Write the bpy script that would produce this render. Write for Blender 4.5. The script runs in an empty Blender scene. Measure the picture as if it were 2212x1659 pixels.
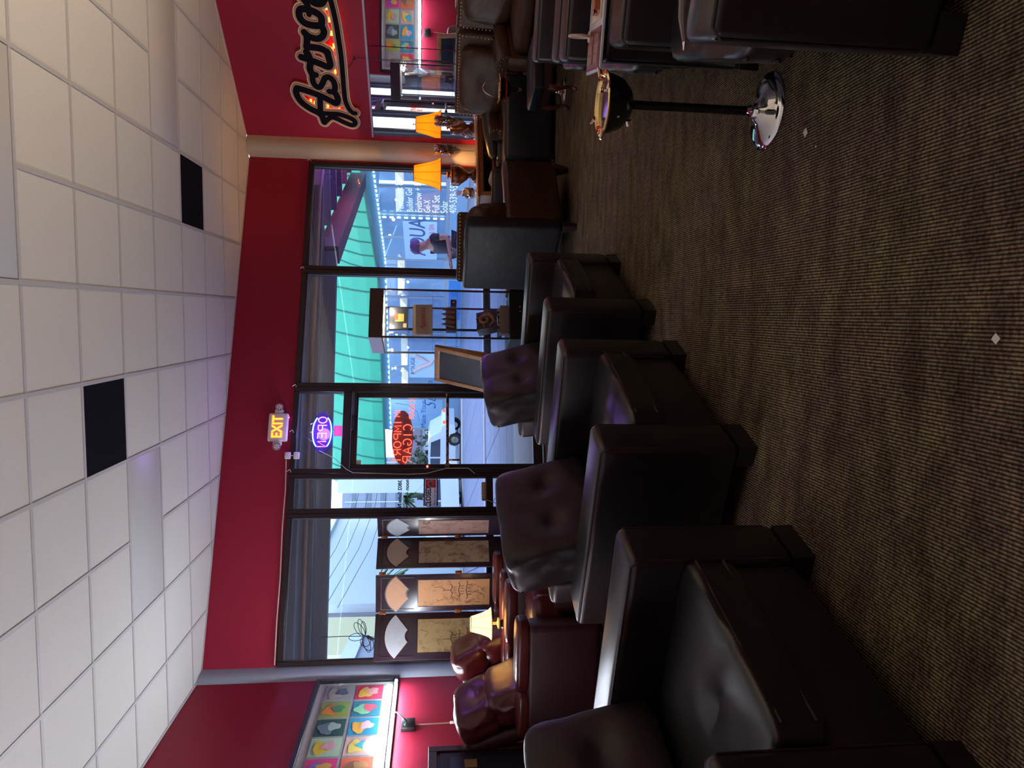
import bpy, bmesh, math, random
import numpy as np
from mathutils import Matrix, Vector, noise

random.seed(7)
sc = bpy.context.scene
C = sc.collection
RAD = math.radians
EYE = 1.19

# ------------------------------------------------------------------ camera
def cam_axes(yaw, pitch, roll):
    f = Vector((-math.sin(yaw) * math.cos(pitch), math.cos(yaw) * math.cos(pitch), math.sin(pitch)))
    r = Vector((math.cos(yaw), math.sin(yaw), 0))
    u = r.cross(f)
    cr, sr = math.cos(roll), math.sin(roll)
    return r * cr + u * sr, u * cr - r * sr, f

_r, _u, _f = cam_axes(RAD(5.57), RAD(-6.2), RAD(0.45))
cd = bpy.data.cameras.new('camera')
cd.sensor_width = 36.0
cd.lens = 1520.0 / 2212.0 * 36.0
cd.clip_start = 0.02
cd.clip_end = 400
cam = bpy.data.objects.new('camera', cd)
C.objects.link(cam)
m = Matrix.Identity(4)
for i in range(3):          # the photograph is stored lying on its side: image right is down in the room
    m[i][0] = -_u[i]
    m[i][1] = _r[i]
    m[i][2] = -_f[i]
m.translation = (0, 0, EYE)
cam.matrix_world = m
sc.camera = cam

# ------------------------------------------------------------------ world, light, exposure
sc.view_settings.view_transform = 'Standard'
sc.view_settings.look = 'None'
sc.view_settings.gamma = 1.0
sc.view_settings.use_curve_mapping = False
sc.view_settings.exposure = 0.55
sc.cycles.use_denoising = True
sc.cycles.sample_clamp_indirect = 6.0
sc.cycles.max_bounces = 9
sc.cycles.transparent_max_bounces = 16

w = bpy.data.worlds.new('overcast_sky')
sc.world = w
w.use_nodes = True
nt = w.node_tree
bg = nt.nodes['Background']
tc = nt.nodes.new('ShaderNodeTexCoord')
sep = nt.nodes.new('ShaderNodeSeparateXYZ')
ramp = nt.nodes.new('ShaderNodeValToRGB')
ramp.color_ramp.elements[0].position = 0.0
ramp.color_ramp.elements[0].color = (0.80, 0.92, 1.0, 1)
ramp.color_ramp.elements[1].position = 0.7
ramp.color_ramp.elements[1].color = (0.52, 0.74, 1.0, 1)
nt.links.new(tc.outputs['Generated'], sep.inputs[0])
nt.links.new(sep.outputs['Z'], ramp.inputs[0])
nt.links.new(ramp.outputs[0], bg.inputs['Color'])
bg.inputs['Strength'].default_value = 2.4

def point_light(name, loc, power, color, r=0.05):
    l = bpy.data.lights.new(name, 'POINT')
    l.energy = power
    l.color = color
    l.shadow_soft_size = r
    o = bpy.data.objects.new(name, l)
    o.location = loc
    C.objects.link(o)
    return o

# unseen uplights added out of frame to brighten the ceiling
def spot_up(name, loc, power, color, ang=150):
    l = bpy.data.lights.new(name, 'SPOT')
    l.energy = power
    l.color = color
    l.spot_size = math.radians(ang)
    l.spot_blend = 0.6
    l.shadow_soft_size = 0.15
    o = bpy.data.objects.new(name, l)
    o.location = loc
    o.rotation_euler = (math.pi, 0, 0)
    C.objects.link(o)
spot_up('fill_uplight', (3.7, 3.6, 0.9), 215, (1.0, 0.80, 0.56))
spot_up('fill_uplight', (3.4, 0.2, 0.9), 150, (1.0, 0.82, 0.62))
spot_up('fill_uplight', (0.3, -1.0, 0.9), 215, (1.0, 0.94, 0.86))
spot_up('fill_uplight', (-3.1, 3.3, 0.9), 42, (0.88, 0.93, 1.0))

# ------------------------------------------------------------------ materials
MATS = {}
def mat(name, color, rough=0.5, metal=0.0, bump=None, emit=None, spec=None, alpha=None, var=None, coat=0.0, trans=0.0):
    """bump=(scale,strength), var=(colour2, scale, lo, hi)"""
    if name in MATS:
        return MATS[name]
    M = bpy.data.materials.new(name)
    M.use_nodes = True
    t = M.node_tree
    b = t.nodes['Principled BSDF']
    b.inputs['Base Color'].default_value = (*color, 1)
    b.inputs['Roughness'].default_value = rough
    b.inputs['Metallic'].default_value = metal
    if spec is not None:
        b.inputs['Specular IOR Level'].default_value = spec
    if coat:
        b.inputs['Coat Weight'].default_value = coat
        b.inputs['Coat Roughness'].default_value = 0.08
    if trans:
        b.inputs['Transmission Weight'].default_value = trans
    if emit:
        b.inputs['Emission Color'].default_value = (*emit[0], 1)
        b.inputs['Emission Strength'].default_value = emit[1]
    if bump or var:
        co = t.nodes.new('ShaderNodeTexCoord')
    if bump:
        n = t.nodes.new('ShaderNodeTexNoise')
        n.inputs['Scale'].default_value = bump[0]
        n.inputs['Detail'].default_value = 6
        bp = t.nodes.new('ShaderNodeBump')
        bp.inputs['Strength'].default_value = bump[1]
        bp.inputs['Distance'].default_value = bump[2] if len(bump) > 2 else 0.01
        t.links.new(co.outputs['Object'], n.inputs['Vector'])
        t.links.new(n.outputs['Fac'], bp.inputs['Height'])
        t.links.new(bp.outputs['Normal'], b.inputs['Normal'])
    if var:
        n2 = t.nodes.new('ShaderNodeTexNoise')
        n2.inputs['Scale'].default_value = var[1]
        n2.inputs['Detail'].default_value = 4
        r = t.nodes.new('ShaderNodeValToRGB')
        r.color_ramp.elements[0].position = var[2]
        r.color_ramp.elements[0].color = (*color, 1)
        r.color_ramp.elements[1].position = var[3]
        r.color_ramp.elements[1].color = (*var[0], 1)
        t.links.new(co.outputs['Object'], n2.inputs['Vector'])
        t.links.new(n2.outputs['Fac'], r.inputs[0])
        t.links.new(r.outputs[0], b.inputs['Base Color'])
    MATS[name] = M
    return M

def pane_mat(name, tint, refl=0.06, film=0.0, filmcol=(0.5, 0.6, 0.9)):
    """thin sheet of glass: see-through with a weak clear reflection and a little dust film"""
    M = bpy.data.materials.new(name)
    M.use_nodes = True
    t = M.node_tree
    t.nodes.clear()
    out = t.nodes.new('ShaderNodeOutputMaterial')
    tr = t.nodes.new('ShaderNodeBsdfTransparent')
    tr.inputs[0].default_value = (*tint, 1)
    gl = t.nodes.new('ShaderNodeBsdfGlossy')
    gl.inputs['Roughness'].default_value = 0.01
    mx = t.nodes.new('ShaderNodeMixShader')
    mx.inputs[0].default_value = refl
    t.links.new(tr.outputs[0], mx.inputs[1])
    t.links.new(gl.outputs[0], mx.inputs[2])
    last = mx
    if film:
        df = t.nodes.new('ShaderNodeBsdfDiffuse')
        df.inputs[0].default_value = (*filmcol, 1)
        m2 = t.nodes.new('ShaderNodeMixShader')
        m2.inputs[0].default_value = film
        t.links.new(mx.outputs[0], m2.inputs[1])
        t.links.new(df.outputs[0], m2.inputs[2])
        last = m2
    t.links.new(last.outputs[0], out.inputs[0])
    MATS[name] = M
    return M

red_wall = mat('red_wall_paint', (0.33, 0.015, 0.043), 0.5, bump=(60, 0.05), spec=0.22)
black_leather = mat('black_leather', (0.006, 0.005, 0.006), 0.36, bump=(220, 0.10, 0.002), spec=0.8)
black_puffy = mat('black_puffy_leather', (0.015, 0.011, 0.014), 0.42, bump=(14, 0.28, 0.012), spec=0.4)
blue_black = mat('blue_black_leather', (0.010, 0.012, 0.018), 0.38, bump=(12, 0.3, 0.01))
brown_leather = mat('brown_leather', (0.030, 0.012, 0.008), 0.36, bump=(9, 0.45, 0.02))
brown_side = mat('charcoal_leather_back', (0.009, 0.008, 0.011), 0.5, bump=(7, 0.4, 0.02), spec=0.35)
nail_leather = mat('nailhead_leather', (0.060, 0.030, 0.015), 0.38, bump=(8, 0.45, 0.02), spec=0.35)
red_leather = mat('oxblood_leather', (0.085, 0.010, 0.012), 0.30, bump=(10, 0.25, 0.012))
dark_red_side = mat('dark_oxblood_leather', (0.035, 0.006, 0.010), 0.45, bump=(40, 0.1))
seam = mat('dark_piping', (0.004, 0.003, 0.003), 0.5)
stitch = mat('brown_stitching', (0.016, 0.010, 0.008), 0.6)
chrome = mat('chrome', (0.85, 0.85, 0.86), 0.05, 1.0)
brass = mat('brass', (0.78, 0.50, 0.20), 0.22, 1.0)
gold = mat('polished_gold', (0.95, 0.68, 0.28), 0.08, 1.0)
gunmetal = mat('black_enamel', (0.014, 0.014, 0.010), 0.12, 0.3)
rose = mat('rose_metal', (0.85, 0.50, 0.40), 0.14, 1.0)
frame_m = mat('bronze_window_frame', (0.022, 0.012, 0.014), 0.35, 0.2)
frame_edge = mat('grey_glazing_bead', (0.16, 0.15, 0.19), 0.4, 0.4)
dark_wood = mat('dark_walnut', (0.022, 0.010, 0.010), 0.35, bump=(30, 0.1), var=((0.035, 0.014, 0.014), 6, 0.35, 0.7))
orange_wood = mat('orange_brown_wood', (0.22, 0.065, 0.018), 0.35, var=((0.30, 0.10, 0.03), 9, 0.35, 0.7))
pale_wood = mat('pale_oak_frame', (0.36, 0.19, 0.08), 0.4, var=((0.26, 0.11, 0.04), 12, 0.4, 0.65))
white_plastic = mat('white_plastic', (0.80, 0.77, 0.72), 0.4)
black_plastic = mat('black_plastic', (0.01, 0.01, 0.012), 0.4)
cable_white = mat('white_cable', (0.50, 0.48, 0.42), 0.5)
cable_black = mat('black_cable', (0.01, 0.01, 0.012), 0.5)
paper = mat('white_paper', (0.66, 0.66, 0.64), 0.7)
win_glass = pane_mat('window_glass', (0.93, 0.95, 1.0), 0.045, 0.012)
cab_glass = pane_mat('cabinet_glass', (0.93, 0.96, 1.0), 0.06, 0.02, (0.6, 0.7, 0.9))
clear_glass = pane_mat('clear_glass', (0.93, 0.93, 0.95), 0.22)
mirror_m = mat('silvered_mirror', (0.90, 0.91, 0.93), 0.01, 1.0)
cream_trim = mat('cream_corner_trim', (0.52, 0.44, 0.34), 0.45, bump=(120, 0.1))
grey_trim = mat('grey_corner_trim', (0.33, 0.36, 0.44), 0.45, bump=(120, 0.1))

def carpet_mat():
    M = bpy.data.materials.new('ribbed_carpet')
    M.use_nodes = True
    t = M.node_tree
    L = t.links.new
    b = t.nodes['Principled BSDF']
    b.inputs['Roughness'].default_value = 0.9
    b.inputs['Specular IOR Level'].default_value = 0.15
    co = t.nodes.new('ShaderNodeTexCoord')
    def mapping(sx, sy, rot=0):
        mp = t.nodes.new('ShaderNodeMapping')
        mp.inputs['Scale'].default_value = (sx, sy, 1)
        mp.inputs['Rotation'].default_value = (0, 0, rot)
        L(co.outputs['Object'], mp.inputs['Vector'])
        return mp
    # ribs
    wv = t.nodes.new('ShaderNodeTexWave')
    wv.wave_type = 'BANDS'
    wv.bands_direction = 'X'
    wv.inputs['Scale'].default_value = 34.0
    wv.inputs['Distortion'].default_value = 0.6
    wv.inputs['Detail'].default_value = 2
    wv.inputs['Detail Scale'].default_value = 3
    L(mapping(1, 1).outputs[0], wv.inputs['Vector'])
    # loops broken along a rib
    n1 = t.nodes.new('ShaderNodeTexNoise')
    n1.inputs['Scale'].default_value = 60
    n1.inputs['Detail'].default_value = 3
    L(mapping(1, 1.6).outputs[0], n1.inputs['Vector'])
    # large streaks
    n2 = t.nodes.new('ShaderNodeTexNoise')
    n2.inputs['Scale'].default_value = 7
    n2.inputs['Detail'].default_value = 5
    L(mapping(0.7, 1.7).outputs[0], n2.inputs['Vector'])
    n3 = t.nodes.new('ShaderNodeTexNoise')
    n3.inputs['Scale'].default_value = 1.6
    n3.inputs['Detail'].default_value = 3
    L(mapping(1, 1).outputs[0], n3.inputs['Vector'])
    r1 = t.nodes.new('ShaderNodeValToRGB')
    e = r1.color_ramp.elements
    e[0].position = 0.30; e[0].color = (0.096, 0.070, 0.046, 1)
    e[1].position = 0.68; e[1].color = (0.225, 0.188, 0.112, 1)
    x = r1.color_ramp.elements.new(0.5); x.color = (0.162, 0.128, 0.090, 1)
    L(n2.outputs['Fac'], r1.inputs[0])
    r3 = t.nodes.new('ShaderNodeValToRGB')
    e = r3.color_ramp.elements
    e[0].position = 0.35; e[0].color = (1.0, 0.86, 0.98, 1)
    e[1].position = 0.65; e[1].color = (0.95, 1.0, 0.80, 1)
    L(n3.outputs['Fac'], r3.inputs[0])
    mu = t.nodes.new('ShaderNodeMixRGB'); mu.blend_type = 'MULTIPLY'; mu.inputs[0].default_value = 1
    L(r1.outputs[0], mu.inputs[1]); L(r3.outputs[0], mu.inputs[2])
    r2 = t.nodes.new('ShaderNodeValToRGB')
    e = r2.color_ramp.elements
    e[0].position = 0.15; e[0].color = (0.22, 0.20, 0.18, 1)
    e[1].position = 0.75; e[1].color = (1.35, 1.35, 1.35, 1)
    L(wv.outputs['Fac'], r2.inputs[0])
    mu2 = t.nodes.new('ShaderNodeMixRGB'); mu2.blend_type = 'MULTIPLY'; mu2.inputs[0].default_value = 1
    L(mu.outputs[0], mu2.inputs[1]); L(r2.outputs[0], mu2.inputs[2])
    r4 = t.nodes.new('ShaderNodeValToRGB')
    e = r4.color_ramp.elements
    e[0].position = 0.35; e[0].color = (0.45, 0.45, 0.45, 1)
    e[1].position = 0.6; e[1].color = (1.2, 1.2, 1.2, 1)
    L(n1.outputs['Fac'], r4.inputs[0])
    mu3 = t.nodes.new('ShaderNodeMixRGB'); mu3.blend_type = 'MULTIPLY'; mu3.inputs[0].default_value = 1
    L(mu2.outputs[0], mu3.inputs[1]); L(r4.outputs[0], mu3.inputs[2])
    L(mu3.outputs[0], b.inputs['Base Color'])
    bp = t.nodes.new('ShaderNodeBump')
    bp.inputs['Strength'].default_value = 0.6
    bp.inputs['Distance'].default_value = 0.004
    L(wv.outputs['Fac'], bp.inputs['Height'])
    L(bp.outputs['Normal'], b.inputs['Normal'])
    return M
carpet = carpet_mat()

def tile_mat():
    M = mat('mineral_ceiling_tile', (0.62, 0.60, 0.57), 0.85)
    t = M.node_tree
    L = t.links.new
    b = t.nodes['Principled BSDF']
    b.inputs['Specular IOR Level'].default_value = 0.2
    co = t.nodes.new('ShaderNodeTexCoord')
    n = t.nodes.new('ShaderNodeTexNoise')
    n.inputs['Scale'].default_value = 190
    n.inputs['Detail'].default_value = 2
    L(co.outputs['Object'], n.inputs['Vector'])
    r = t.nodes.new('ShaderNodeValToRGB')
    e = r.color_ramp.elements
    e[0].position = 0.30; e[0].color = (0.47, 0.43, 0.38, 1)
    e[1].position = 0.38; e[1].color = (0.66, 0.64, 0.62, 1)
    L(n.outputs['Fac'], r.inputs[0])
    L(r.outputs[0], b.inputs['Base Color'])
    return M
tile_m = tile_mat()
grid_m = mat('painted_tee_bar', (0.50, 0.49, 0.50), 0.45)
smooth_panel = mat('frosted_light_panel', (0.58, 0.58, 0.58), 0.35)
black_panel = mat('black_ceiling_panel', (0.006, 0.006, 0.010), 0.9, spec=0.1)

# ------------------------------------------------------------------ mesh helpers
def TR(loc=(0, 0, 0), rot=(0, 0, 0)):
    from mathutils import Euler
    return Matrix.Translation(loc) @ Euler(rot).to_matrix().to_4x4()

class MB:
    def __init__(s, T=None):
        s.bm = bmesh.new()
        s.T = T or Matrix.Identity(4)
    def box(s, c, d, r=0.0, seg=2, rot=(0, 0, 0)):
        M_ = s.T @ TR(c, rot) @ Matrix.Diagonal((d[0], d[1], d[2], 1))
        g = bmesh.ops.create_cube(s.bm, size=1.0, matrix=M_)
        if r > 0:
            ed = list({e for v in g['verts'] for e in v.link_edges})
            bmesh.ops.bevel(s.bm, geom=ed, offset=min(r, min(d) * 0.49), segments=seg, profile=0.5, affect='EDGES')
        return s
    def poly(s, pts, face=None):
        vs = [s.bm.verts.new(s.T @ Vector(p)) for p in pts]
        try:
            s.bm.faces.new(vs)
        except ValueError:
            pass
        return s
    def hexa(s, bot, top):
        """bot/top: four points each, same winding"""
        vb = [s.bm.verts.new(s.T @ Vector(p)) for p in bot]
        vt = [s.bm.verts.new(s.T @ Vector(p)) for p in top]
        n = len(vb)
        s.bm.faces.new(list(reversed(vb)))
        s.bm.faces.new(vt)
        for i in range(n):
            s.bm.faces.new((vb[i], vb[(i + 1) % n], vt[(i + 1) % n], vt[i]))
        return s
    def prism(s, pts, z0, z1):
        return s.hexa([(p[0], p[1], z0) for p in pts], [(p[0], p[1], z1) for p in pts])
    def plate(s, pts, y0, y1):
        """outline in local x,z; thickness along y (y0 is the room side)"""
        return s.hexa([(p[0], y0, p[1]) for p in pts], [(p[0], y1, p[1]) for p in pts])
    def cyl(s, p0, p1, r0, r1=None, n=16, cap=True):
        r1 = r0 if r1 is None else r1
        return s.tube([p0, p1], [r0, r1], n, cap)
    def tube(s, path, r, n=8, cap=True, closed=False):
        P = [Vector(p) for p in path]
        N = len(P)
        rr = r if isinstance(r, (list, tuple)) else [r] * N
        rings = []
        prev = None
        for i in range(N):
            if closed:
                d = P[(i + 1) % N] - P[i - 1]
            elif i == 0:
                d = P[1] - P[0]
            elif i == N - 1:
                d = P[-1] - P[-2]
            else:
                d = (P[i + 1] - P[i]).normalized() + (P[i] - P[i - 1]).normalized()
            if d.length < 1e-9:
                d = Vector((0, 0, 1))
            d.normalize()
            if prev is None:
                a = Vector((0, 0, 1)) if abs(d.z) < 0.9 else Vector((1, 0, 0))
                u = d.cross(a).normalized()
            else:
                u = (prev - d * prev.dot(d))
                u = u.normalized() if u.length > 1e-6 else d.orthogonal().normalized()
            prev = u
            v = d.cross(u)
            rings.append([s.bm.verts.new(s.T @ (P[i] + (u * math.cos(2 * math.pi * k / n) + v * math.sin(2 * math.pi * k / n)) * rr[i])) for k in range(n)])
        M_ = N if closed else N - 1
        for i in range(M_):
            a, b = rings[i], rings[(i + 1) % N]
            for k in range(n):
                s.bm.faces.new((a[k], a[(k + 1) % n], b[(k + 1) % n], b[k]))
        if cap and not closed:
            s.bm.faces.new(list(reversed(rings[0])))
            s.bm.faces.new(rings[-1])
        return s
    def lathe(s, prof, c=(0, 0, 0), n=28, sq=None):
        rings = []
        for (r, z) in prof:
            if r < 1e-5:
                rings.append([s.bm.verts.new(s.T @ Vector((c[0], c[1], c[2] + z)))])
            else:
                ring = []
                for k in range(n):
                    a = 2 * math.pi * k / n
                    q = 1.0
                    if sq:
                        q = 1.0 + sq[1] * math.cos(sq[0] * a)
                    ring.append(s.bm.verts.new(s.T @ Vector((c[0] + r * q * math.cos(a), c[1] + r * q * math.sin(a), c[2] + z))))
                rings.append(ring)
        for i in range(len(rings) - 1):
            a, b = rings[i], rings[i + 1]
            if len(a) == 1 and len(b) == 1:
                continue
            for k in range(n):
                k2 = (k + 1) % n
                if len(a) == 1:
                    s.bm.faces.new((a[0], b[k2], b[k]))
                elif len(b) == 1:
                    s.bm.faces.new((a[k], a[k2], b[0]))
                else:
                    s.bm.faces.new((a[k], a[k2], b[k2], b[k]))
        return s
    def pillow(s, c, d, p=4.5, n=10, rot=(0, 0, 0), tuft=None, wob=0.0, crease=None, pinch=0.0):
        """soft cushion; d = full size; tuft=[(axis, sign, u, v, depth, width)]"""
        M_ = s.T @ TR(c, rot)
        N = n + 1
        grid = {}
        def gv(a, b, c_):
            key = (a, b, c_)
            if key not in grid:
                grid[key] = s.bm.verts.new((a * 2.0 / N - 1, b * 2.0 / N - 1, c_ * 2.0 / N - 1))
            return grid[key]
        for i in range(N):
            for j in range(N):
                for f in (0, N):
                    s.bm.faces.new((gv(f, i, j), gv(f, i + 1, j), gv(f, i + 1, j + 1), gv(f, i, j + 1)))
                    s.bm.faces.new((gv(i, f, j), gv(i + 1, f, j), gv(i + 1, f, j + 1), gv(i, f, j + 1)))
                    s.bm.faces.new((gv(i, j, f), gv(i + 1, j, f), gv(i + 1, j + 1, f), gv(i, j + 1, f)))
        for v in grid.values():
            x, y, z = v.co
            k = (abs(x) ** p + abs(y) ** p + abs(z) ** p) ** (-1.0 / p)
            q = Vector((x * k, y * k, z * k))
            if tuft:
                for (ax, sg, a, b, dep, wd) in tuft:
                    o = [i for i in range(3) if i != ax]
                    if q[ax] * sg > 0.3:
                        dd = (q[o[0]] - a) ** 2 + (q[o[1]] - b) ** 2
                        q[ax] -= sg * dep * math.exp(-dd / (wd * wd))
            if crease:
                for (ax, sg, ao, val, dep, wd) in crease:
                    if q[ax] * sg > 0.2:
                        q[ax] -= sg * dep * math.exp(-((q[ao] - val) / wd) ** 2)
            if wob:
                nn = noise.noise(Vector((q.x * 2.1 + c[0] * 3, q.y * 2.1 + c[1] * 5, q.z * 2.1)))
                q *= 1 + wob * nn
            if pinch:
                q.x *= 1 - pinch * (q.y * q.y) * 0.5
            v.co = M_ @ Vector((q.x * d[0] / 2, q.y * d[1] / 2, q.z * d[2] / 2))
        return s
    def ball(s, c, r, sub=2, sc_=(1, 1, 1)):
        bmesh.ops.create_icosphere(s.bm, subdivisions=sub, radius=1.0, matrix=s.T @ TR(c) @ Matrix.Diagonal((r * sc_[0], r * sc_[1], r * sc_[2], 1)))
        return s
    def mesh(s, name, m, ang=40, smooth=True):
        bmesh.ops.recalc_face_normals(s.bm, faces=s.bm.faces)
        me = bpy.data.meshes.new(name)
        s.bm.to_mesh(me)
        s.bm.free()
        if m:
            me.materials.append(m)
        if smooth:
            me.polygons.foreach_set('use_smooth', [True] * len(me.polygons))
            me.set_sharp_from_angle(angle=RAD(ang))
        return me
    def build(s, name, m, parent=None, label=None, loc=None, rotz=0, cat=None, group=None, kind=None, ang=40, smooth=True):
        me = s.mesh(name, m, ang, smooth)
        o = bpy.data.objects.new(name, me)
        C.objects.link(o)
        if parent is not None:
            o.parent = parent
        if loc is not None:
            o.location = loc
            o.rotation_euler = (0, 0, rotz)
        if label: o['label'] = label
        if cat: o['category'] = cat
        if group: o['group'] = group
        if kind: o['kind'] = kind
        return o

def thing(name, label, cat, loc=(0, 0, 0), rotz=0, group=None, kind=None):
    o = bpy.data.objects.new(name, None)
    C.objects.link(o)
    o.location = loc
    o.rotation_euler = (0, 0, rotz)
    o.empty_display_size = 0.1
    if label: o['label'] = label
    if cat: o['category'] = cat
    if group: o['group'] = group
    if kind: o['kind'] = kind
    return o

def dup(root, loc, rotz, label=None, group=None):
    r = root.copy()
    C.objects.link(r)
    r.location = loc
    r.rotation_euler = (0, 0, rotz)
    if label: r['label'] = label
    if group: r['group'] = group
    for ch in list(root.children):
        c = ch.copy()
        C.objects.link(c)
        c.parent = r
        for g in list(ch.children):
            d = g.copy()
            C.objects.link(d)
            d.parent = c
    return r

def inst(name, me, parent, loc=(0, 0, 0), rotz=0):
    o = bpy.data.objects.new(name, me)
    C.objects.link(o)
    if parent is not None:
        o.parent = parent
    o.location = loc
    o.rotation_euler = (0, 0, rotz)
    return o

def text_obj(s, name, m, size, parent=None, loc=(0, 0, 0), rot=(math.pi / 2, 0, 0), mirror=False, extrude=0.001, align='CENTER', sx=1.0, offset=0.0, bevel=0.0, shear=0.0, outline=None, label=None):
    cu = bpy.data.curves.new('lettering', 'FONT')
    cu.body = s
    cu.size = size
    cu.align_x = align
    cu.align_y = 'CENTER'
    cu.extrude = extrude
    cu.offset = offset
    cu.shear = shear
    cu.resolution_u = 3
    if bevel:
        cu.bevel_depth = bevel
    tmp = bpy.data.objects.new('lettering_tmp', cu)
    C.objects.link(tmp)
    dg = bpy.context.evaluated_depsgraph_get()
    dg.update()
    me = bpy.data.meshes.new_from_object(tmp.evaluated_get(dg))
    bpy.data.objects.remove(tmp)
    bpy.data.curves.remove(cu)
    me.name = name
    me.transform(Matrix.Diagonal((-sx if mirror else sx, 1, 1, 1)))
    if mirror:
        me.flip_normals()
    me.materials.clear()
    me.materials.append(m)
    o = bpy.data.objects.new(name, me)
    C.objects.link(o)
    if parent is not None:
        o.parent = parent
    o.location = loc
    o.rotation_euler = rot
    if label: o['label'] = label
    return o

# ------------------------------------------------------------------ room frame
CEIL = 3.39
BK = Vector((1.795, 8.795, 0))                 # right end of the storefront wall
BR = math.atan2(0.3692, 0.9294)                # its direction (local x = to the viewer's right, y = outwards)
def bk(s, off=0.0, z=0.0):                     # s metres left along the storefront, off metres into the room
    return Vector((BK.x - s * 0.9294 + off * 0.3692, BK.y - s * 0.3692 - off * 0.9294, z))
LX = -3.49                                     # left wall
RB = Vector((2.04, 8.69, 0))                   # start of the right (mirror) wall
RA = RAD(-46.8)
def rw(t, off=0.0, z=0.0):
    return Vector((RB.x + t * math.cos(RA) - off * math.sin(-RA), RB.y + t * math.sin(RA) - off * math.cos(RA), z))

ROOM = [(LX, -3.0), (6.4, -3.0), (6.4, rw((6.4 - 2.04) / math.cos(RA)).y), (2.04, 8.69), (1.795, 8.795), (LX, 6.695)]

# floor
floor = MB().prism(ROOM, -0.05, 0.0).build('floor', carpet, kind='structure', smooth=False)

# ceiling: one structure with separate tiles, tee bars and light panels as parts
GX, GY, T = 1.350, 3.431, 0.6096
ceiling = thing('ceiling', None, None, (0, 0, CEIL), kind='structure')
def clip(poly, a, b):
    """keep the part of poly left of line a->b"""
    out = []
    for i in range(len(poly)):
        p, q = poly[i], poly[(i + 1) % len(poly)]
        sp = (b[0] - a[0]) * (p[1] - a[1]) - (b[1] - a[1]) * (p[0] - a[0])
        sq = (b[0] - a[0]) * (q[1] - a[1]) - (b[1] - a[1]) * (q[0] - a[0])
        if sp >= 0:
            out.append(p)
        if (sp >= 0) != (sq >= 0):
            k = sp / (sp - sq)
            out.append((p[0] + (q[0] - p[0]) * k, p[1] + (q[1] - p[1]) * k))
    return out
def clip_room(poly):
    for i in range(len(ROOM)):
        poly = clip(poly, ROOM[i], ROOM[(i + 1) % len(ROOM)])
        if len(poly) < 3:
            return []
    return poly
def area(p):
    return abs(sum(p[i][0] * p[(i + 1) % len(p)][1] - p[(i + 1) % len(p)][0] * p[i][1] for i in range(len(p)))) / 2
g = 0.012
shared_tile = None
BLACK = {(5, 0), (2, 3)}
LIGHTS = {(4, -2): 2, (3, 4): 2, (0, 0): 2}
skip = set()
for (r, c), n in LIGHTS.items():
    for k in range(n):
        skip.add((r, c + k))
for r in range(-3, 9):
    for c in range(-5, 8):
        if (r, c) in skip:
            continue
        x1 = GX - c * T; x0 = x1 - T
        y0 = GY + r * T; y1 = y0 + T
        sq = [(x0 + g, y0 + g), (x1 - g, y0 + g), (x1 - g, y1 - g), (x0 + g, y1 - g)]
        if r < -2:
            pass
        cl = clip_room(sq)
        if len(cl) < 3 or area(cl) < 0.004:
            continue
        mm = black_panel if (r, c) in BLACK else tile_m
        nm = 'black_panel' if (r, c) in BLACK else 'ceiling_tile'
        if abs(area(cl) - (T - 2 * g) ** 2) < 1e-4:
            if mm is tile_m:
                if shared_tile is None:
                    h = T / 2 - g
                    b_ = MB()
                    b_.hexa([(-h, -h, 0.006), (h, -h, 0.006), (h, h, 0.006), (-h, h, 0.006)], [(-h, -h, 0.022), (h, -h, 0.022), (h, h, 0.022), (-h, h, 0.022)])
                    shared_tile = b_.mesh('ceiling_tile', tile_m, smooth=False)
                inst(nm, shared_tile, ceiling, ((x0 + x1) / 2, (y0 + y1) / 2, 0), 0)
            else:
                o = MB().prism(cl, 0.004, 0.02).build(nm, mm, ceiling, smooth=False, label='black square panel in the tile grid')
        else:
            MB().prism(cl, 0.006, 0.022).build(nm, mm, ceiling, smooth=False)
for (r, c), n in LIGHTS.items():
    x1 = GX - c * T; x0 = x1 - n * T
    y0 = GY + r * T; y1 = y0 + T
    b_ = MB()
    b_.box(((x0 + x1) / 2, (y0 + y1) / 2, 0.010), (x1 - x0 - 0.03, y1 - y0 - 0.03, 0.012), 0.004)
    b_.build('light_panel', smooth_panel, ceiling, label='smooth frosted panel of an unlit ceiling light')
# tee bars, each a part (columns run front to back, rows run across)
def seg_clip(p, q):
    t0, t1 = 0.0, 1.0
    for i in range(len(ROOM)):
        a, b = ROOM[i], ROOM[(i + 1) % len(ROOM)]
        sp = (b[0] - a[0]) * (p[1] - a[1]) - (b[1] - a[1]) * (p[0] - a[0])
        sq = (b[0] - a[0]) * (q[1] - a[1]) - (b[1] - a[1]) * (q[0] - a[0])
        if sp < 0 and sq < 0:
            return None
        if sp < 0:
            t0 = max(t0, sp / (sp - sq))
        elif sq < 0:
            t1 = min(t1, sp / (sp - sq))
    if t1 <= t0:
        return None
    L_ = lambda t: (p[0] + (q[0] - p[0]) * t, p[1] + (q[1] - p[1]) * t)
    return L_(t0), L_(t1)
bw = 0.0125
def bar(p, q):
    sg = seg_clip(p, q)
    if not sg: return
    (ax, ay), (bx, by) = sg
    if abs(ax - bx) < 1e-6:
        MB().box((ax, (ay + by) / 2, 0.004), (2 * bw, by - ay, 0.008)).build('tee_bar', grid_m, ceiling, smooth=False)
    else:
        MB().box(((ax + bx) / 2, ay, 0.005), (abs(bx - ax), 2 * bw, 0.008)).build('tee_bar', grid_m, ceiling, smooth=False)
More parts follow.
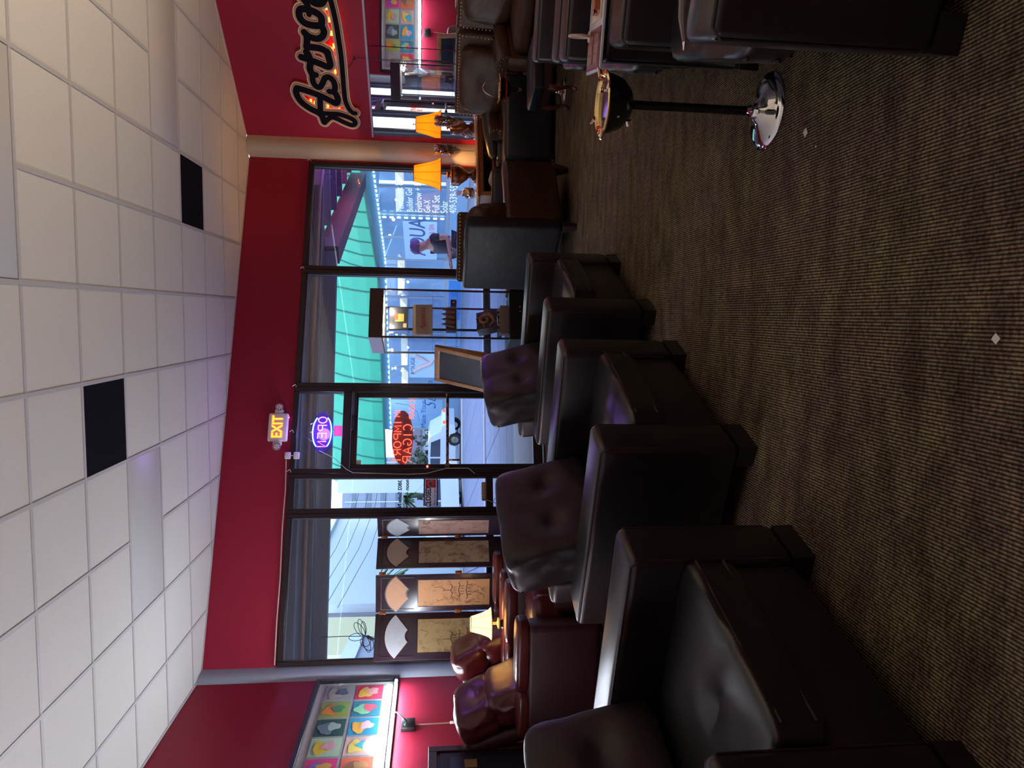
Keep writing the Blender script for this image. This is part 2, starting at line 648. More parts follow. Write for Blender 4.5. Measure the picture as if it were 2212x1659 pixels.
for c in range(-5, 9):
    x = GX - c * T
    cuts = sorted([(GY + r * T, GY + (r + 1) * T) for (r, cc), n in LIGHTS.items() if cc < c < cc + n])
    y = -3.0
    for (a, b) in cuts:
        bar((x, y), (x, a)); y = b
    bar((x, y), (x, 9.5))
for r in range(-3, 10):
    y = GY + r * T
    bar((-4, y), (6.5, y))
MB().prism(ROOM, 0.03, 0.12).build('ceiling_slab', mat('ceiling_void', (0.3, 0.3, 0.3), 0.9), ceiling, smooth=False)
# ceiling edge angle along the walls
b_ = MB()
for i in (2, 4, 5):
    a = Vector((*ROOM[i], 0)); b = Vector((*ROOM[(i + 1) % 6], 0))
    d = (b - a); L_ = d.length; an = math.atan2(d.y, d.x)
    mid = (a + b) / 2 + Vector((-d.y, d.x, 0)).normalized() * 0.012
    b_.box((mid.x, mid.y, 0.003), (L_, 0.024, 0.007), rot=(0, 0, an))
b_.build('wall_angle', grid_m, ceiling, smooth=False)

# ------------------------------------------------------------------ walls
MB().box((LX - 0.06, 1.85, CEIL / 2), (0.12, 9.75, CEIL)).build('wall_left', red_wall, kind='structure', smooth=False)
MB().box((1.4, -3.06, CEIL / 2), (10.0, 0.12, CEIL)).build('wall_rear', red_wall, kind='structure', smooth=False)
MB().box((6.46, 0.5, CEIL / 2), (0.12, 7.3, CEIL)).build('wall_far_right', red_wall, kind='structure', smooth=False)
tl = (6.4 - 2.04) / math.cos(RA)
MB().box((tl / 2, 0.06, CEIL / 2), (tl + 0.1, 0.12, CEIL)).build('wall_right', red_wall, loc=RB, rotz=RA, kind='structure', smooth=False)

WZ = 2.70   # top of the window frames
wall_back = thing('wall_back', None, None, BK, BR, kind='structure')
MB().box((-2.80, 0.06, (WZ + CEIL) / 2), (5.66, 0.12, CEIL - WZ)).build('header', red_wall, wall_back, smooth=False)
MB().box((0.075, 0.06, WZ / 2), (0.15, 0.12, WZ + 0.02)).build('red_strip', red_wall, wall_back, smooth=False)
# corner trims
MB().prism([(1.86, 8.665), (1.925, 8.645), (1.985, 8.66), (2.06, 8.71), (1.99, 8.90), (1.80, 8.83)], 0, CEIL).build('trim_1', cream_trim, kind='structure', ang=60)
MB().prism([(LX - 0.02, 6.53), (-3.455, 6.57), (-3.436, 6.63), (-3.430, 6.725), (LX - 0.02, 6.76)], 0, CEIL).build('trim_2', grey_trim, kind='structure', ang=60)
MB().box((LX + 0.008, 1.8, 0.05), (0.016, 9.4, 0.10)).build('baseboard_left', black_plastic, kind='structure', smooth=False)
MB().box((tl / 2, -0.008, 0.05), (tl - 0.2, 0.016, 0.10)).build('baseboard_right', black_plastic, loc=RB, rotz=RA, kind='structure', smooth=False)

# ------------------------------------------------------------------ storefront windows and door (local x = -s)
def fbox(mb, s0, s1, z0, z1, y0=-0.02, y1=0.08, r=0.004):
    mb.box((-(s0 + s1) / 2, (y0 + y1) / 2, (z0 + z1) / 2), (abs(s1 - s0), y1 - y0, z1 - z0), r, 1)
FT = 0.055
def window(n, s0, s1, rails, panes, m_left=True):
    """s0 right edge, s1 left edge of the opening; rails = z ranges; panes = (z0,z1)"""
    w_ = thing('window_%d' % n, None, None, BK, BR, kind='structure')
    a = MB()
    fbox(a, s0, s0 + 0.045, 0, WZ)
    a.build('jamb', frame_m, w_)
    a = MB()
    fbox(a, s1 - 0.045, s1, 0, WZ)
    a.build('jamb', frame_m, w_)
    for (z0, z1) in rails:
        a = MB()
        fbox(a, s0 + 0.045, s1 - 0.045, z0, z1)
        a.build('rail', frame_m, w_)
    for (z0, z1) in panes:
        a = MB()
        fbox(a, s0 + 0.045, s1 - 0.045, z0, z1, 0.030, 0.036, 0)
        a.build('pane', win_glass, w_, smooth=False)
        a = MB()
        for (sa, sb, za, zb) in ((s0 + 0.045, s0 + 0.055, z0, z1), (s1 - 0.055, s1 - 0.045, z0, z1), (s0 + 0.045, s1 - 0.045, z0, z0 + 0.01), (s0 + 0.045, s1 - 0.045, z1 - 0.01, z1)):
            fbox(a, sa, sb, za, zb, 0.012, 0.029, 0)
        a.build('glazing_bead', frame_edge, w_, smooth=False)
    return w_
rl = [(0.0, 0.10), (0.58, 0.64), (WZ - FT, WZ)]
pn = [(0.10, 0.58), (0.64, WZ - FT)]
w1 = window(1, 0.02, 1.415, rl, pn)
w2 = window(2, 1.415, 2.80, rl, pn)
w3 = window(3, 3.745, 4.155, rl, pn)
w4 = window(4, 4.155, 5.62, rl, pn)
# transom over the door
w5 = thing('window_5', None, None, BK, BR, kind='structure')
a = MB(); fbox(a, 2.80, 2.855, 2.09, WZ); a.build('jamb', frame_m, w5)
a = MB(); fbox(a, 3.69, 3.745, 2.09, WZ); a.build('jamb', frame_m, w5)
a = MB(); fbox(a, 2.855, 3.69, 2.09, 2.175); a.build('rail', frame_m, w5)
a = MB(); fbox(a, 2.855, 3.69, WZ - FT, WZ); a.build('rail', frame_m, w5)
a = MB(); fbox(a, 2.855, 3.69, 2.175, WZ - FT, 0.030, 0.036, 0); a.build('pane', win_glass, w5, smooth=False)
# door
door = thing('door_1', None, None, BK, BR, kind='structure')
a = MB()
fbox(a, 2.80, 2.85, 0, 2.09)
fbox(a, 3.695, 3.745, 0, 2.09)
fbox(a, 2.85, 3.695, 0, 0.015, -0.06, 0.10)
a.build('door_frame', frame_m, door)
a = MB()
fbox(a, 2.855, 2.91, 0.02, 2.085, 0.0, 0.045)
fbox(a, 3.645, 3.69, 0.02, 2.085, 0.0, 0.045)
fbox(a, 2.91, 3.645, 2.02, 2.085, 0.0, 0.045)
fbox(a, 2.91, 3.645, 0.02, 0.125, 0.0, 0.045)
a.build('door_leaf', frame_m, door)
a = MB(); fbox(a, 2.91, 3.645, 0.125, 2.02, 0.020, 0.026, 0); a.build('pane', win_glass, door, smooth=False)
a = MB()
a.box((-3.27, -0.045, 1.058), (0.80, 0.022, 0.030), 0.008)
a.box((-2.885, -0.02, 1.058), (0.035, 0.05, 0.045), 0.01)
a.box((-3.665, -0.02, 1.058), (0.045, 0.05, 0.055), 0.01)
a.build('push_bar', mat('worn_bronze_bar', (0.05, 0.02, 0.018), 0.3, 0.6, var=((0.35, 0.14, 0.10), 30, 0.48, 0.56)), door)
a = MB()
a.box((-2.99, -0.03, 2.055), (0.26, 0.05, 0.045), 0.008)
a.tube([(-3.10, -0.055, 2.055), (-3.28, -0.10, 2.058), (-3.30, -0.03, 2.085)], 0.008, 6)
a.build('door_closer', mat('closer_metal', (0.10, 0.10, 0.14), 0.3, 0.8), door)
a = MB()
a.cyl((-3.672, 0.0, 1.27), (-3.672, -0.012, 1.27), 0.012)
a.build('lock_light', mat('red_pilot_light', (0.3, 0.02, 0.02), 0.4, emit=((1, 0.1, 0.06), 4)), door)
a = MB()
a.box((-3.60, 0.01, 0.98), (0.022, 0.014, 0.12), 0.004)
a.build('pull_plate', rose, door)
MB().box((-3.625, 0.012, 1.995), (0.055, 0.003, 0.05)).build('permit_sticker', mat('sticker_card', (0.55, 0.42, 0.38), 0.6), door, smooth=False)

# ------------------------------------------------------------------ right wall: mirror, trim
mirror = thing('wall_mirror', 'tall frameless mirror in joined panels under the red header wall', 'mirror', RB, RA)
MB().box((0.60, -0.006, 1.20), (1.06, 0.008, 1.46)).build('mirror_panel', mirror_m, mirror, smooth=False)
MB().box((1.70, -0.006, 1.20), (1.12, 0.008, 1.46), rot=(0, 0, RAD(0.15))).build('mirror_panel', mirror_m, mirror, smooth=False)
MB().box((2.83, -0.006, 1.20), (1.12, 0.008, 1.46)).build('mirror_panel', mirror_m, mirror, smooth=False)
MB().box((3.97, -0.006, 1.20), (1.12, 0.008, 1.46)).build('mirror_panel', mirror_m, mirror, smooth=False)
MB().box((2.30, -0.012, 1.945), (4.5, 0.024, 0.022), 0.003).build('top_channel', mat('lilac_white_channel', (0.45, 0.42, 0.50), 0.35), mirror)
MB().box((2.30, -0.010, 0.46), (4.5, 0.020, 0.022), 0.003).build('bottom_channel', frame_edge, mirror)

# ------------------------------------------------------------------ outside: ground, canopy, buildings
concrete = mat('pale_concrete', (0.34, 0.31, 0.37), 0.8, var=((0.28, 0.26, 0.31), 3, 0.3, 0.7))
pavers = mat('mauve_pavers', (0.16, 0.16, 0.27), 0.75, var=((0.12, 0.12, 0.22), 5, 0.3, 0.7))
asphalt = mat('asphalt', (0.10, 0.11, 0.18), 0.85, bump=(60, 0.3), var=((0.15, 0.15, 0.22), 4, 0.3, 0.7))
ground = MB().prism([(-90, -2), (60, -2), (60, 110), (-90, 110)], -0.30, -0.12).build('ground_outside', asphalt, kind='structure', smooth=False)
sidewalk = thing('sidewalk', None, None, BK, BR, kind='structure')
for k in range(9):
    a = MB(); a.box((-11.2 + k * 2.0, 1.60, -0.06), (1.985, 2.9, 0.11), 0.008)
    a.build('concrete_slab', concrete, sidewalk)
a = MB()
for k in range(34):
    a.box((-4.3 + k * 0.075, 0.42, -0.001), (0.03, 0.26, 0.008))
a.build('entry_mat', black_plastic, sidewalk, kind='stuff', smooth=False)
# paver field between the shops, each paver a part
pf = thing('paving', None, None, BK, BR, kind='structure')
pv = MB().box((0, 0, 0), (1.18, 1.18, 0.10), 0.01, 1).mesh('paver', pavers)
for i in range(14):
    for j in range(16):
        inst('paver', pv, pf, (-11 + i * 1.2, 3.7 + j * 1.2, -0.085 + 0.004 * ((i * 7 + j * 3) % 3)))
for (y0, y1) in ((9.2, 9.5), (22.9, 24.4)):
    MB().box((-3, (y0 + y1) / 2, -0.03), (17, y1 - y0, 0.08), 0.01).build('curb', concrete, pf)

# our own canopy over the walk
soffit = mat('weathered_soffit', (0.11, 0.08, 0.07), 0.8, var=((0.07, 0.052, 0.048), 2.5, 0.3, 0.7))
beam_m = mat('grey_beam', (0.06, 0.052, 0.065), 0.6)
rafter_m = mat('dark_rafter', (0.035, 0.03, 0.05), 0.6)
canopy = thing('entrance_canopy', 'weathered dark canopy with open rafters and pipes above the shop windows', 'canopy', (0, 0, 0), 0)
CP = [(-12, 3.5), (1.9, 8.95), (6.5, 8.2), (8.0, 19.5), (3.45, 19.2), (1.15, 14.0), (-1.2, 13.2), (-11, 11.2)]
MB().prism(CP[:3] + [(7.2, 13.5), (1.15, 14.0)] + CP[6:], 3.32, 3.42).build('soffit', soffit, canopy, smooth=False)
def beam(mb, p, q, w_, h, z):
    d = Vector((q[0] - p[0], q[1] - p[1], 0)); L_ = d.length
    mb.box(((p[0] + q[0]) / 2, (p[1] + q[1]) / 2, z), (L_, w_, h), rot=(0, 0, math.atan2(d.y, d.x)))
for (p, q, w_, h, z) in (((1.1, 14.0), (3.5, 19.3), 0.35, 0.38, 3.25), ((-11, 11.2), (1.15, 14.0), 0.18, 0.30, 3.24), ((-10.5, 10.0), (2.2, 12.9), 0.10, 0.14, 3.24), ((-10, 8.6), (2.5, 11.6), 0.16, 0.16, 3.24)):
    a = MB(); beam(a, p, q, w_, h, z); a.build('edge_beam', beam_m, canopy, smooth=False)
for k in range(7):
    a = MB(); beam(a, (1.7 + 0.42 * k, 14.4 + 0.85 * k), (7.6, 13.6 + 0.9 * k), 0.09, 0.16, 3.34)
    a.build('rafter', rafter_m, canopy, smooth=False)
for k in range(3):
    a = MB(); beam(a, (3.0 + 1.2 * k, 13.8), (4.2 + 1.2 * k, 19.6), 0.08, 0.12, 3.47)
    a.build('rafter', rafter_m, canopy, smooth=False)
MB().prism([(1.2, 13.9), (7.2, 13.4), (8.0, 19.5), (3.6, 19.2)], 3.56, 3.60).build('roof_deck', mat('pink_grey_deck', (0.30, 0.20, 0.22), .8, var=((0.2, 0.13, 0.15), 1.5, .35, .65)), canopy, smooth=False)
MB().tube([(-10, 9.6, 3.2), (-6, 10.3, 3.17), (-2, 11.4, 3.2), (2.0, 12.4, 3.15), (3.0, 13.4, 3.2)], 0.03, 6).build('conduit', mat('orange_conduit', (0.25, 0.12, 0.08), 0.6), canopy)
MB().box((-4.9, 7.9, 3.24), (0.34, 0.9, 0.12), 0.02).build('soffit_light', mat('dull_fixture', (0.35, 0.35, 0.3), 0.4), canopy)
point_light('purple_canopy_light', (3.6, 13.0, 2.9), 130, (0.22, 0.08, 1.0), 0.15)
point_light('pink_canopy_light', (3.4, 16.2, 2.7), 60, (1.0, 0.12, 0.35), 0.15)

# nail salon across the yard (two glass fronts meeting at a corner)
def frame_of(p, q):
    d = Vector((q[0] - p[0], q[1] - p[1], 0))
    return (p[0], p[1], 0), math.atan2(d.y, d.x), d.length
salon = thing('nail_salon', 'nail salon across the yard with lit windows and blinking light strips', 'shop', (0, 0, 0), 0)
salon_wall = mat('salon_wall', (0.20, 0.33, 0.52), 0.6)
salon_glow = mat('salon_interior', (0.34, 0.46, 0.60), 0.8)
salon_frame = mat('salon_frame', (0.28, 0.34, 0.42), 0.4, 0.3)
blue_band = mat('blue_window_band', (0.03, 0.20, 0.55), 0.4)
salon_glass = pane_mat('salon_glass', (0.78, 0.88, 0.98), 0.06, 0.08, (0.4, 0.6, 0.9))
led = mat('led_white_cyan', (0.8, 1, 1), 0.4, emit=((0.40, 0.88, 1.0), 6))
cA, cB, cC = (-6.6, 40.5), (2.7, 35.9), (6.9, 26.6)
for (p, q, tag_) in ((cA, cB, 'a'), (cB, cC, 'b')):
    o3, an, L_ = frame_of(p, q)
    Tm = TR(o3, (0, 0, an))
    n = int(L_ / 1.9)
    a = MB(Tm); a.box((L_ / 2, 0.1, 0.25), (L_, 0.3, 0.75)); a.build('plinth', salon_wall, salon, smooth=False)
    a = MB(Tm); a.box((L_ / 2, 0.05, 0.72), (L_, 0.12, 0.14)); a.build('sill', salon_frame, salon, smooth=False)
    a = MB(Tm); a.box((L_ / 2, 0.1, 4.0), (L_, 0.25, 0.5)); a.build('fascia', salon_wall, salon, smooth=False)
    for k in range(n + 1):
        a = MB(Tm); a.box((L_ * k / n, 0.05, 2.3), (0.09, 0.12, 3.1)); a.build('mullion', salon_frame, salon, smooth=False)
    for k in range(n):
        a = MB(Tm); a.box((L_ * (k + 0.5) / n, 0.06, 2.3), (L_ / n - 0.1, 0.02, 3.0)); a.build('pane', salon_glass, salon, smooth=False)
    a = MB(Tm)
    kk = int(L_ / 0.33)
    for k in range(kk):
        a.box((L_ * (k + 0.5) / kk, -0.08, 3.72), (0.16, 0.05, 0.06), 0.015, 1)
    a.build('light_strip', led, salon, kind='stuff', smooth=False)
    a = MB(Tm)
    a.box((L_ / 2, 6.0, 2.2), (L_ + 4, 0.1, 4.6)); a.box((L_ / 2, 3.0, 0.03), (L_ + 3, 6, 0.05)); a.box((L_ / 2, 3.0, 4.35), (L_ + 3, 6, 0.05))
    a.box((0.1 if tag_ == 'a' else L_, 3.0, 2.2), (0.1, 6.0, 4.4))
    a.build('interior', salon_glow, salon, smooth=False)
o3, an, L_ = frame_of(cB, cC)
Tm = TR(o3, (0, 0, an))
a = MB(Tm)
for k in range(9):
    a.box((4.0, -0.10, 0.95 + k * 0.32), (0.09, 0.05, 0.17), 0.015, 1)
a.build('light_strip', led, salon, kind='stuff', smooth=False)
def area_light(name, loc, rot, size, power, color):
    l = bpy.data.lights.new(name, 'AREA'); l.energy = power; l.color = color; l.shape = 'RECTANGLE'; l.size = size[0]; l.size_y = size[1]
    o = bpy.data.objects.new(name, l); o.location = loc; o.rotation_euler = rot; C.objects.link(o); return o
for (x, y) in ((-3.6, 42.0), (0.6, 39.8), (5.4, 35.6), (7.6, 31.0)):
    point_light('salon_ceiling_light', (x, y, 3.7), 170, (0.75, 0.9, 1.0), 0.12)
# cream ceiling trays and pendant dots of the salon
tray = mat('cream_tray', (0.9, 0.75, 0.5), 0.6, emit=((1.0, 0.78, 0.45), 0.9))
dot = mat('yellow_downlight', (1, 0.8, 0.2), 0.5, emit=((1.0, 0.72, 0.12), 7))
for i, (x, y, z) in enumerate(((2.2, 40.5, 3.1), (0.2, 41.5, 3.0), (-2.2, 42.6, 3.0), (5.9, 34.5, 2.9), (8.0, 31.5, 3.2), (-4.4, 43.5, 3.0))):
    a = MB(TR((x, y, z), (0, 0, RAD(-26))))
    a.plate([(-1.0, 0.22), (-0.62, -0.12), (-0.16, -0.12), (0, 0.02), (0.16, -0.12), (0.62, -0.12), (1.0, 0.22)], -0.6, 0.6)
    a.build('ceiling_tray', tray, salon, smooth=False)
for i in range(22):
    x = -5.5 + 0.72 * i + random.uniform(-.1, .1)
    y = 41.8 - 0.45 * (x + 1) if x < 3.6 else 33.5 - 1.0 * (x - 6)
    a = MB(); a.ball((x, y, 2.75 + 0.9 * random.random()), 0.085, 1); a.build('downlight', dot, salon)
# posters and lettering on the salon glass
poster = mat('pale_blue_poster', (0.42, 0.58, 0.80), 0.6)
blue_ink = mat('blue_lettering', (0.03, 0.09, 0.28), 0.5)
white_ink = mat('white_lettering', (0.85, 0.88, 0.95), 0.5, emit=((0.8, 0.88, 1.0), 0.25))
pink_ink = mat('pink_lettering', (0.75, 0.30, 0.45), 0.5)
def on(Tm, x, y, z): return Tm @ Vector((x, y, z))
aS = an
a = MB(Tm); a.box((1.85, -0.02, 1.95), (3.5, 0.02, 1.55)); a.build('window_poster', poster, salon, smooth=False)
text_obj('AQUA', 'lettering', blue_ink, 1.05, salon, on(Tm, 2.15, -0.05, 2.05), (math.pi / 2, 0, aS), sx=1.1, shear=0.1)
text_obj('NAILS & SPA', 'lettering', pink_ink, 0.34, salon, on(Tm, 2.5, -0.05, 1.42), (math.pi / 2, 0, aS), sx=1.0)
for (t_, zz, sz) in (('Permanent Set', 2.75, .42), ('Builder Gel', 2.35, .40), ('Eyebrow + Eyelash', 1.97, .42), ('Gel-X', 1.60, .40), ('Full Set', 1.22, .46), ('Solar', 0.86, .46), ('409-539-5535', 0.48, .46)):
    text_obj(t_, 'lettering', white_ink, sz, salon, on(Tm, 4.4, -0.05, zz), (math.pi / 2, 0, aS), align='LEFT')
text_obj('Wa', 'lettering', mat('red_neon_far', (1, .1, .1), .4, emit=((1, 0.08, 0.10), 7)), 0.9, salon, on(Tm, 9.3, -0.1, 3.1), (math.pi / 2, 0, aS), offset=-0.015, shear=0.3)
o3, an2, L2 = frame_of(cA, cB)
Tn = TR(o3, (0, 0, an2))
a = MB(Tn); a.box((4.35, -0.02, 1.75), (1.7, 0.02, 1.75)); a.build('window_poster', poster, salon, smooth=False)
a = MB(Tn); a.tube([(3.9, -0.05, 2.4), (4.2, -0.05, 2.0), (4.4, -0.05, 1.5), (4.8, -0.05, 1.2)], [0.10, 0.14, 0.12, 0.05], 8)
a.tube([(4.9, -0.05, 2.3), (4.7, -0.05, 1.9), (4.5, -0.05, 1.6)], [0.10, 0.10, 0.04], 8)
a.build('poster_hand', mat('poster_skin', (0.62, 0.48, 0.52), 0.6), salon)
text_obj('Make Your', 'lettering', blue_ink, 0.42, salon, on(Tn, 1.05, -0.05, 1.85), (math.pi / 2, 0, an2))
text_obj('Style', 'lettering', blue_ink, 0.95, salon, on(Tn, 2.3, -0.05, 1.45), (math.pi / 2, 0, an2), shear=0.5, offset=-0.012)
text_obj('ROUGE', 'lettering', blue_ink, 0.32, salon, on(Tn, 4.25, -0.05, 2.42), (math.pi / 2, 0, an2))
a = MB(Tn); a.box((2.35, -0.01, 2.45), (0.5, 0.02, 0.55)); a.build('notice', mat('cream_notice', (0.75, 0.75, 0.5), .6), salon, smooth=False)
a = MB(Tn); a.box((4.9, -0.06, 0.25), (1.2, 0.02, 0.55)); a.build('blue_band', blue_band, salon, smooth=False)
a = MB(Tn); a.box((8.2, -0.06, 0.25), (2.2, 0.02, 0.6)); a.build('blue_band', blue_band, salon, smooth=False)
# green awning above the salon: bowed sheets with a seam between each
green = mat('green_awning_sheet', (0.032, 0.42, 0.25), 0.5, var=((0.03, 0.37, 0.23), 1.2, 0.3, 0.7))
green_seam = mat('green_awning_seam', (0.012, 0.16, 0.12), 0.5)
awning = thing('green_awning', 'long bright green bowed awning above the nail salon windows', 'awning', (0, 0, 0), 0)
def awn(p, q, n):
    o3, an, L_ = frame_of(p, q)
    Tm = TR(o3, (0, 0, an))
    pr = [(-1.2, 4.05), (-1.15, 4.6), (-0.95, 5.3), (-0.6, 6.1), (-0.1, 7.0), (0.5, 7.8)]
    for k in range(n):
        x0, x1 = L_ * k / n + 0.02, L_ * (k + 1) / n - 0.02
        a = MB(Tm)
        for i in range(len(pr) - 1):
            a.hexa([(x0, pr[i][0], pr[i][1]), (x1, pr[i][0], pr[i][1]), (x1, pr[i][0] + .05, pr[i][1]), (x0, pr[i][0] + .05, pr[i][1])],
                   [(x0, pr[i + 1][0], pr[i + 1][1]), (x1, pr[i + 1][0], pr[i + 1][1]), (x1, pr[i + 1][0] + .05, pr[i + 1][1]), (x0, pr[i + 1][0] + .05, pr[i + 1][1])])
        a.build('awning_sheet', green, awning, ang=60)
        a = MB(Tm); a.tube([(x1 + 0.02, y - 0.01, z) for y, z in pr], 0.045, 6); a.build('awning_seam', green_seam, awning)
    a = MB(Tm); a.box((L_ / 2, -0.9, 4.03), (L_, 0.7, 0.05)); a.build('awning_edge', green_seam, awning, smooth=False)
awn((-10.0, 42.2), (2.7, 35.9), 11)
awn((2.7, 35.9), (7.2, 26.0), 9)

# pale warehouse and other far buildings
pale = mat('pale_blue_render', (0.52, 0.59, 0.67), 0.7)
grey_b = mat('grey_render', (0.30, 0.35, 0.44), 0.8, var=((0.27, 0.31, 0.40), 0.8, 0.3, 0.7))
wh = thing('warehouse', 'huge plain pale blue warehouse wall seen over the folding screen', 'building', (-12.6, 30.2, 0), 0)
MB().box((-6, 7.2, 3.45), (12, 14.6, 7.2)).build('wall', pale, wh, smooth=False)
MB().box((-5.9, 7.2, 7.12), (12.3, 14.9, 0.16)).build('parapet', mat('white_trim_far', (0.8, 0.85, 0.9), .6), wh, smooth=False)
bb = thing('apartment_block', 'cream apartment block with balconies far left beyond the warehouse', 'building', (-15.7, 28.0, 0), RAD(-4))
bb.scale = (0.62, 0.5, 0.66)
MB().box((0, 0, 4.0), (9, 6, 9.0)).build('wall', mat('cream_render_far', (0.62, 0.58, 0.36), .8), bb, smooth=False)
for i in range(4):
    for j in range(3):
        f_ = MB().box((-3.3 + 2.2 * i, -3.02, 1.6 + 2.7 * j), (1.2, 0.08, 1.4)).build('window', grey_b, bb, smooth=False)
        MB().box((-3.3 + 2.2 * i, -3.08, 1.6 + 2.7 * j), (1.0, 0.03, 1.2)).build('pane', mat('far_glass', (0.12, 0.18, 0.26), 0.2), f_, smooth=False)
gy = thing('concrete_shed', 'low grey panelled building left of the warehouse', 'building', (-17, 22.6, 0), RAD(12))
MB().box((0, 0, 1.9), (11, 4, 4.0)).build('wall', grey_b, gy, smooth=False)
MB().box((0, 0, 4.0), (11.2, 4.2, 0.5)).build('roof', mat('pale_fascia', (0.62, 0.72, 0.8), .7), gy, smooth=False)
for i in range(6):
    MB().box((-4.6 + 1.85 * i, -2.02, 1.9), (0.05, 0.05, 3.8)).build('panel_joint', mat('joint_far', (0.2, 0.24, 0.3), .8), gy, smooth=False)
ob = thing('office_block', 'tall grey office block with many window lines seen beside the closed sign', 'building', (-19.8, 74, 0), RAD(14))
MB().box((0, 0, 5.2), (9, 6, 10.6)).build('wall', grey_b, ob, smooth=False)
for i in range(9):
    MB().box((-4 + i, -3.04, 7.3), (0.12, 0.1, 5.8)).build('fin', pale, ob, smooth=False)
for j in range(4):
    MB().box((0, -3.03, 4.9 + 1.5 * j), (8.8, 0.06, 0.55)).build('window_band', MATS['far_glass'], ob, smooth=False)
gh = thing('gabled_house', 'white house with grey gabled roof and small windows far beyond the door', 'house', (-12.6, 62, 0), RAD(5))
MB().box((0, 0, 1.2), (5.5, 5, 2.6)).build('wall', pale, gh, smooth=False)
MB().plate([(-3.0, 2.4), (3.0, 2.4), (1.6, 4.1), (-1.6, 4.1)], -2.9, 2.9).build('roof', mat('slate_roof', (0.22, 0.18, 0.24), .8), gh, smooth=False)
MB().plate([(-2.0, 2.3), (-0.4, 2.3), (-1.2, 3.3)], -3.2, -2.6).build('gable', pale, gh, smooth=False)
for i in range(4):
    f_ = MB().box((-2.0 + 1.3 * i, -2.52, 1.6), (0.6, 0.08, 0.9)).build('window', grey_b, gh, smooth=False)
    MB().box((-2.0 + 1.3 * i, -2.58, 1.6), (0.45, 0.03, 0.7)).build('pane', MATS['far_glass'], f_, smooth=False)
gp = MB().box((-7.55, 31, 2.6), (0.6, 0.6, 5.6), 0.02).build('canopy_pillar', pale, label='pale blue square pillar outside, right of the closed sign', cat='pillar')

up = thing('utility_pole', 'thin utility pole with sagging wires in front of the pale warehouse', 'pole', (-10.7, 24.6, -0.12))
MB().cyl((0, 0, 0), (0, 0, 6.6), 0.09, 0.07, 10).build('pole', mat('grey_pole', (.16, .17, .2), .8), up)
MB().box((0, 0, 6.2), (0.10, 1.6, 0.12)).build('cross_arm', MATS['grey_pole'], up)
for k in range(4):
    MB().tube([(0, -.7 + .45 * k, 6.3 - .5 * k), (.4, 6, 5.6 - .5 * k), (.7, 12, 5.4 - .5 * k), (1.0, 18, 5.6 - .5 * k)], 0.012, 5).build('wire', cable_black, up)
# trees
leaf_dark = mat('dark_foliage', (0.035, 0.055, 0.030), 0.8)
leaf_g = mat('palm_green', (0.05, 0.11, 0.045), 0.7)
bark = mat('grey_bark', (0.12, 0.10, 0.09), 0.9)
def palm(x, y, h, r, label, nf=34):
    p = thing('palm_tree', label, 'tree', (x, y, -0.12))
    MB().tube([(0, 0, 0), (0.08, 0, h * .5), (0, 0, h)], [0.2, 0.14, 0.13], 8).build('trunk', bark, p)
    for k in range(nf):
        an = 2 * math.pi * k / nf + random.uniform(-.1, .1)
        el = random.uniform(-0.5, 1.2)
        a = MB()
        d = Vector((math.cos(an), math.sin(an), 0)); s_ = Vector((-math.sin(an), math.cos(an), 0))
        prev = None
        for j in range(5):
            u = j / 4
            c_ = d * (r * u) + Vector((0, 0, h + r * (math.sin(el) * u - 0.75 * u * u)))
            wd = 0.16 * r * math.sin(math.pi * min(1, u * .9 + .08))
            cur = (c_ - s_ * wd, c_ + Vector((0, 0, 0.05 * r)), c_ + s_ * wd)
            if prev:
                a.poly([prev[0], prev[1], cur[1], cur[0]]); a.poly([prev[1], prev[2], cur[2], cur[1]])
            prev = cur
        a.build('frond', leaf_g, p, smooth=False)
palm(-12.0, 46, 3.1, 1.05, 'small palm tree outside behind the closed sign')
palm(-7.9, 20.0, 2.75, 0.62, 'palm crown showing above the folding screen')
def bush(x, y, s_, label):
    p = thing('leafy_tree', label, 'tree', (x, y, -0.12))
    MB().tube([(0, 0, 0), (0.1, 0, s_ * .7)], [0.12, 0.08], 7).build('trunk', bark, p)
    a = MB()
    for k in range(240):
        v = Vector((random.gauss(0, .42), random.gauss(0, .42), random.gauss(0, .30))) * s_
        c_ = v + Vector((0, 0, s_ * 0.95))
        e1 = Vector((random.uniform(-1, 1), random.uniform(-1, 1), random.uniform(-1, 1))).normalized() * 0.10 * s_
        e2 = e1.orthogonal().normalized() * 0.08 * s_
        a.poly([c_ - e1, c_ + e2, c_ + e1, c_ - e2])
    a.build('crown', leaf_dark, p, kind='stuff', smooth=False)
bush(-10.9, 50, 2.2, 'dark leafy tree beyond the white car')
bush(-8.0, 52, 1.5, 'small dark tree behind the car roof')

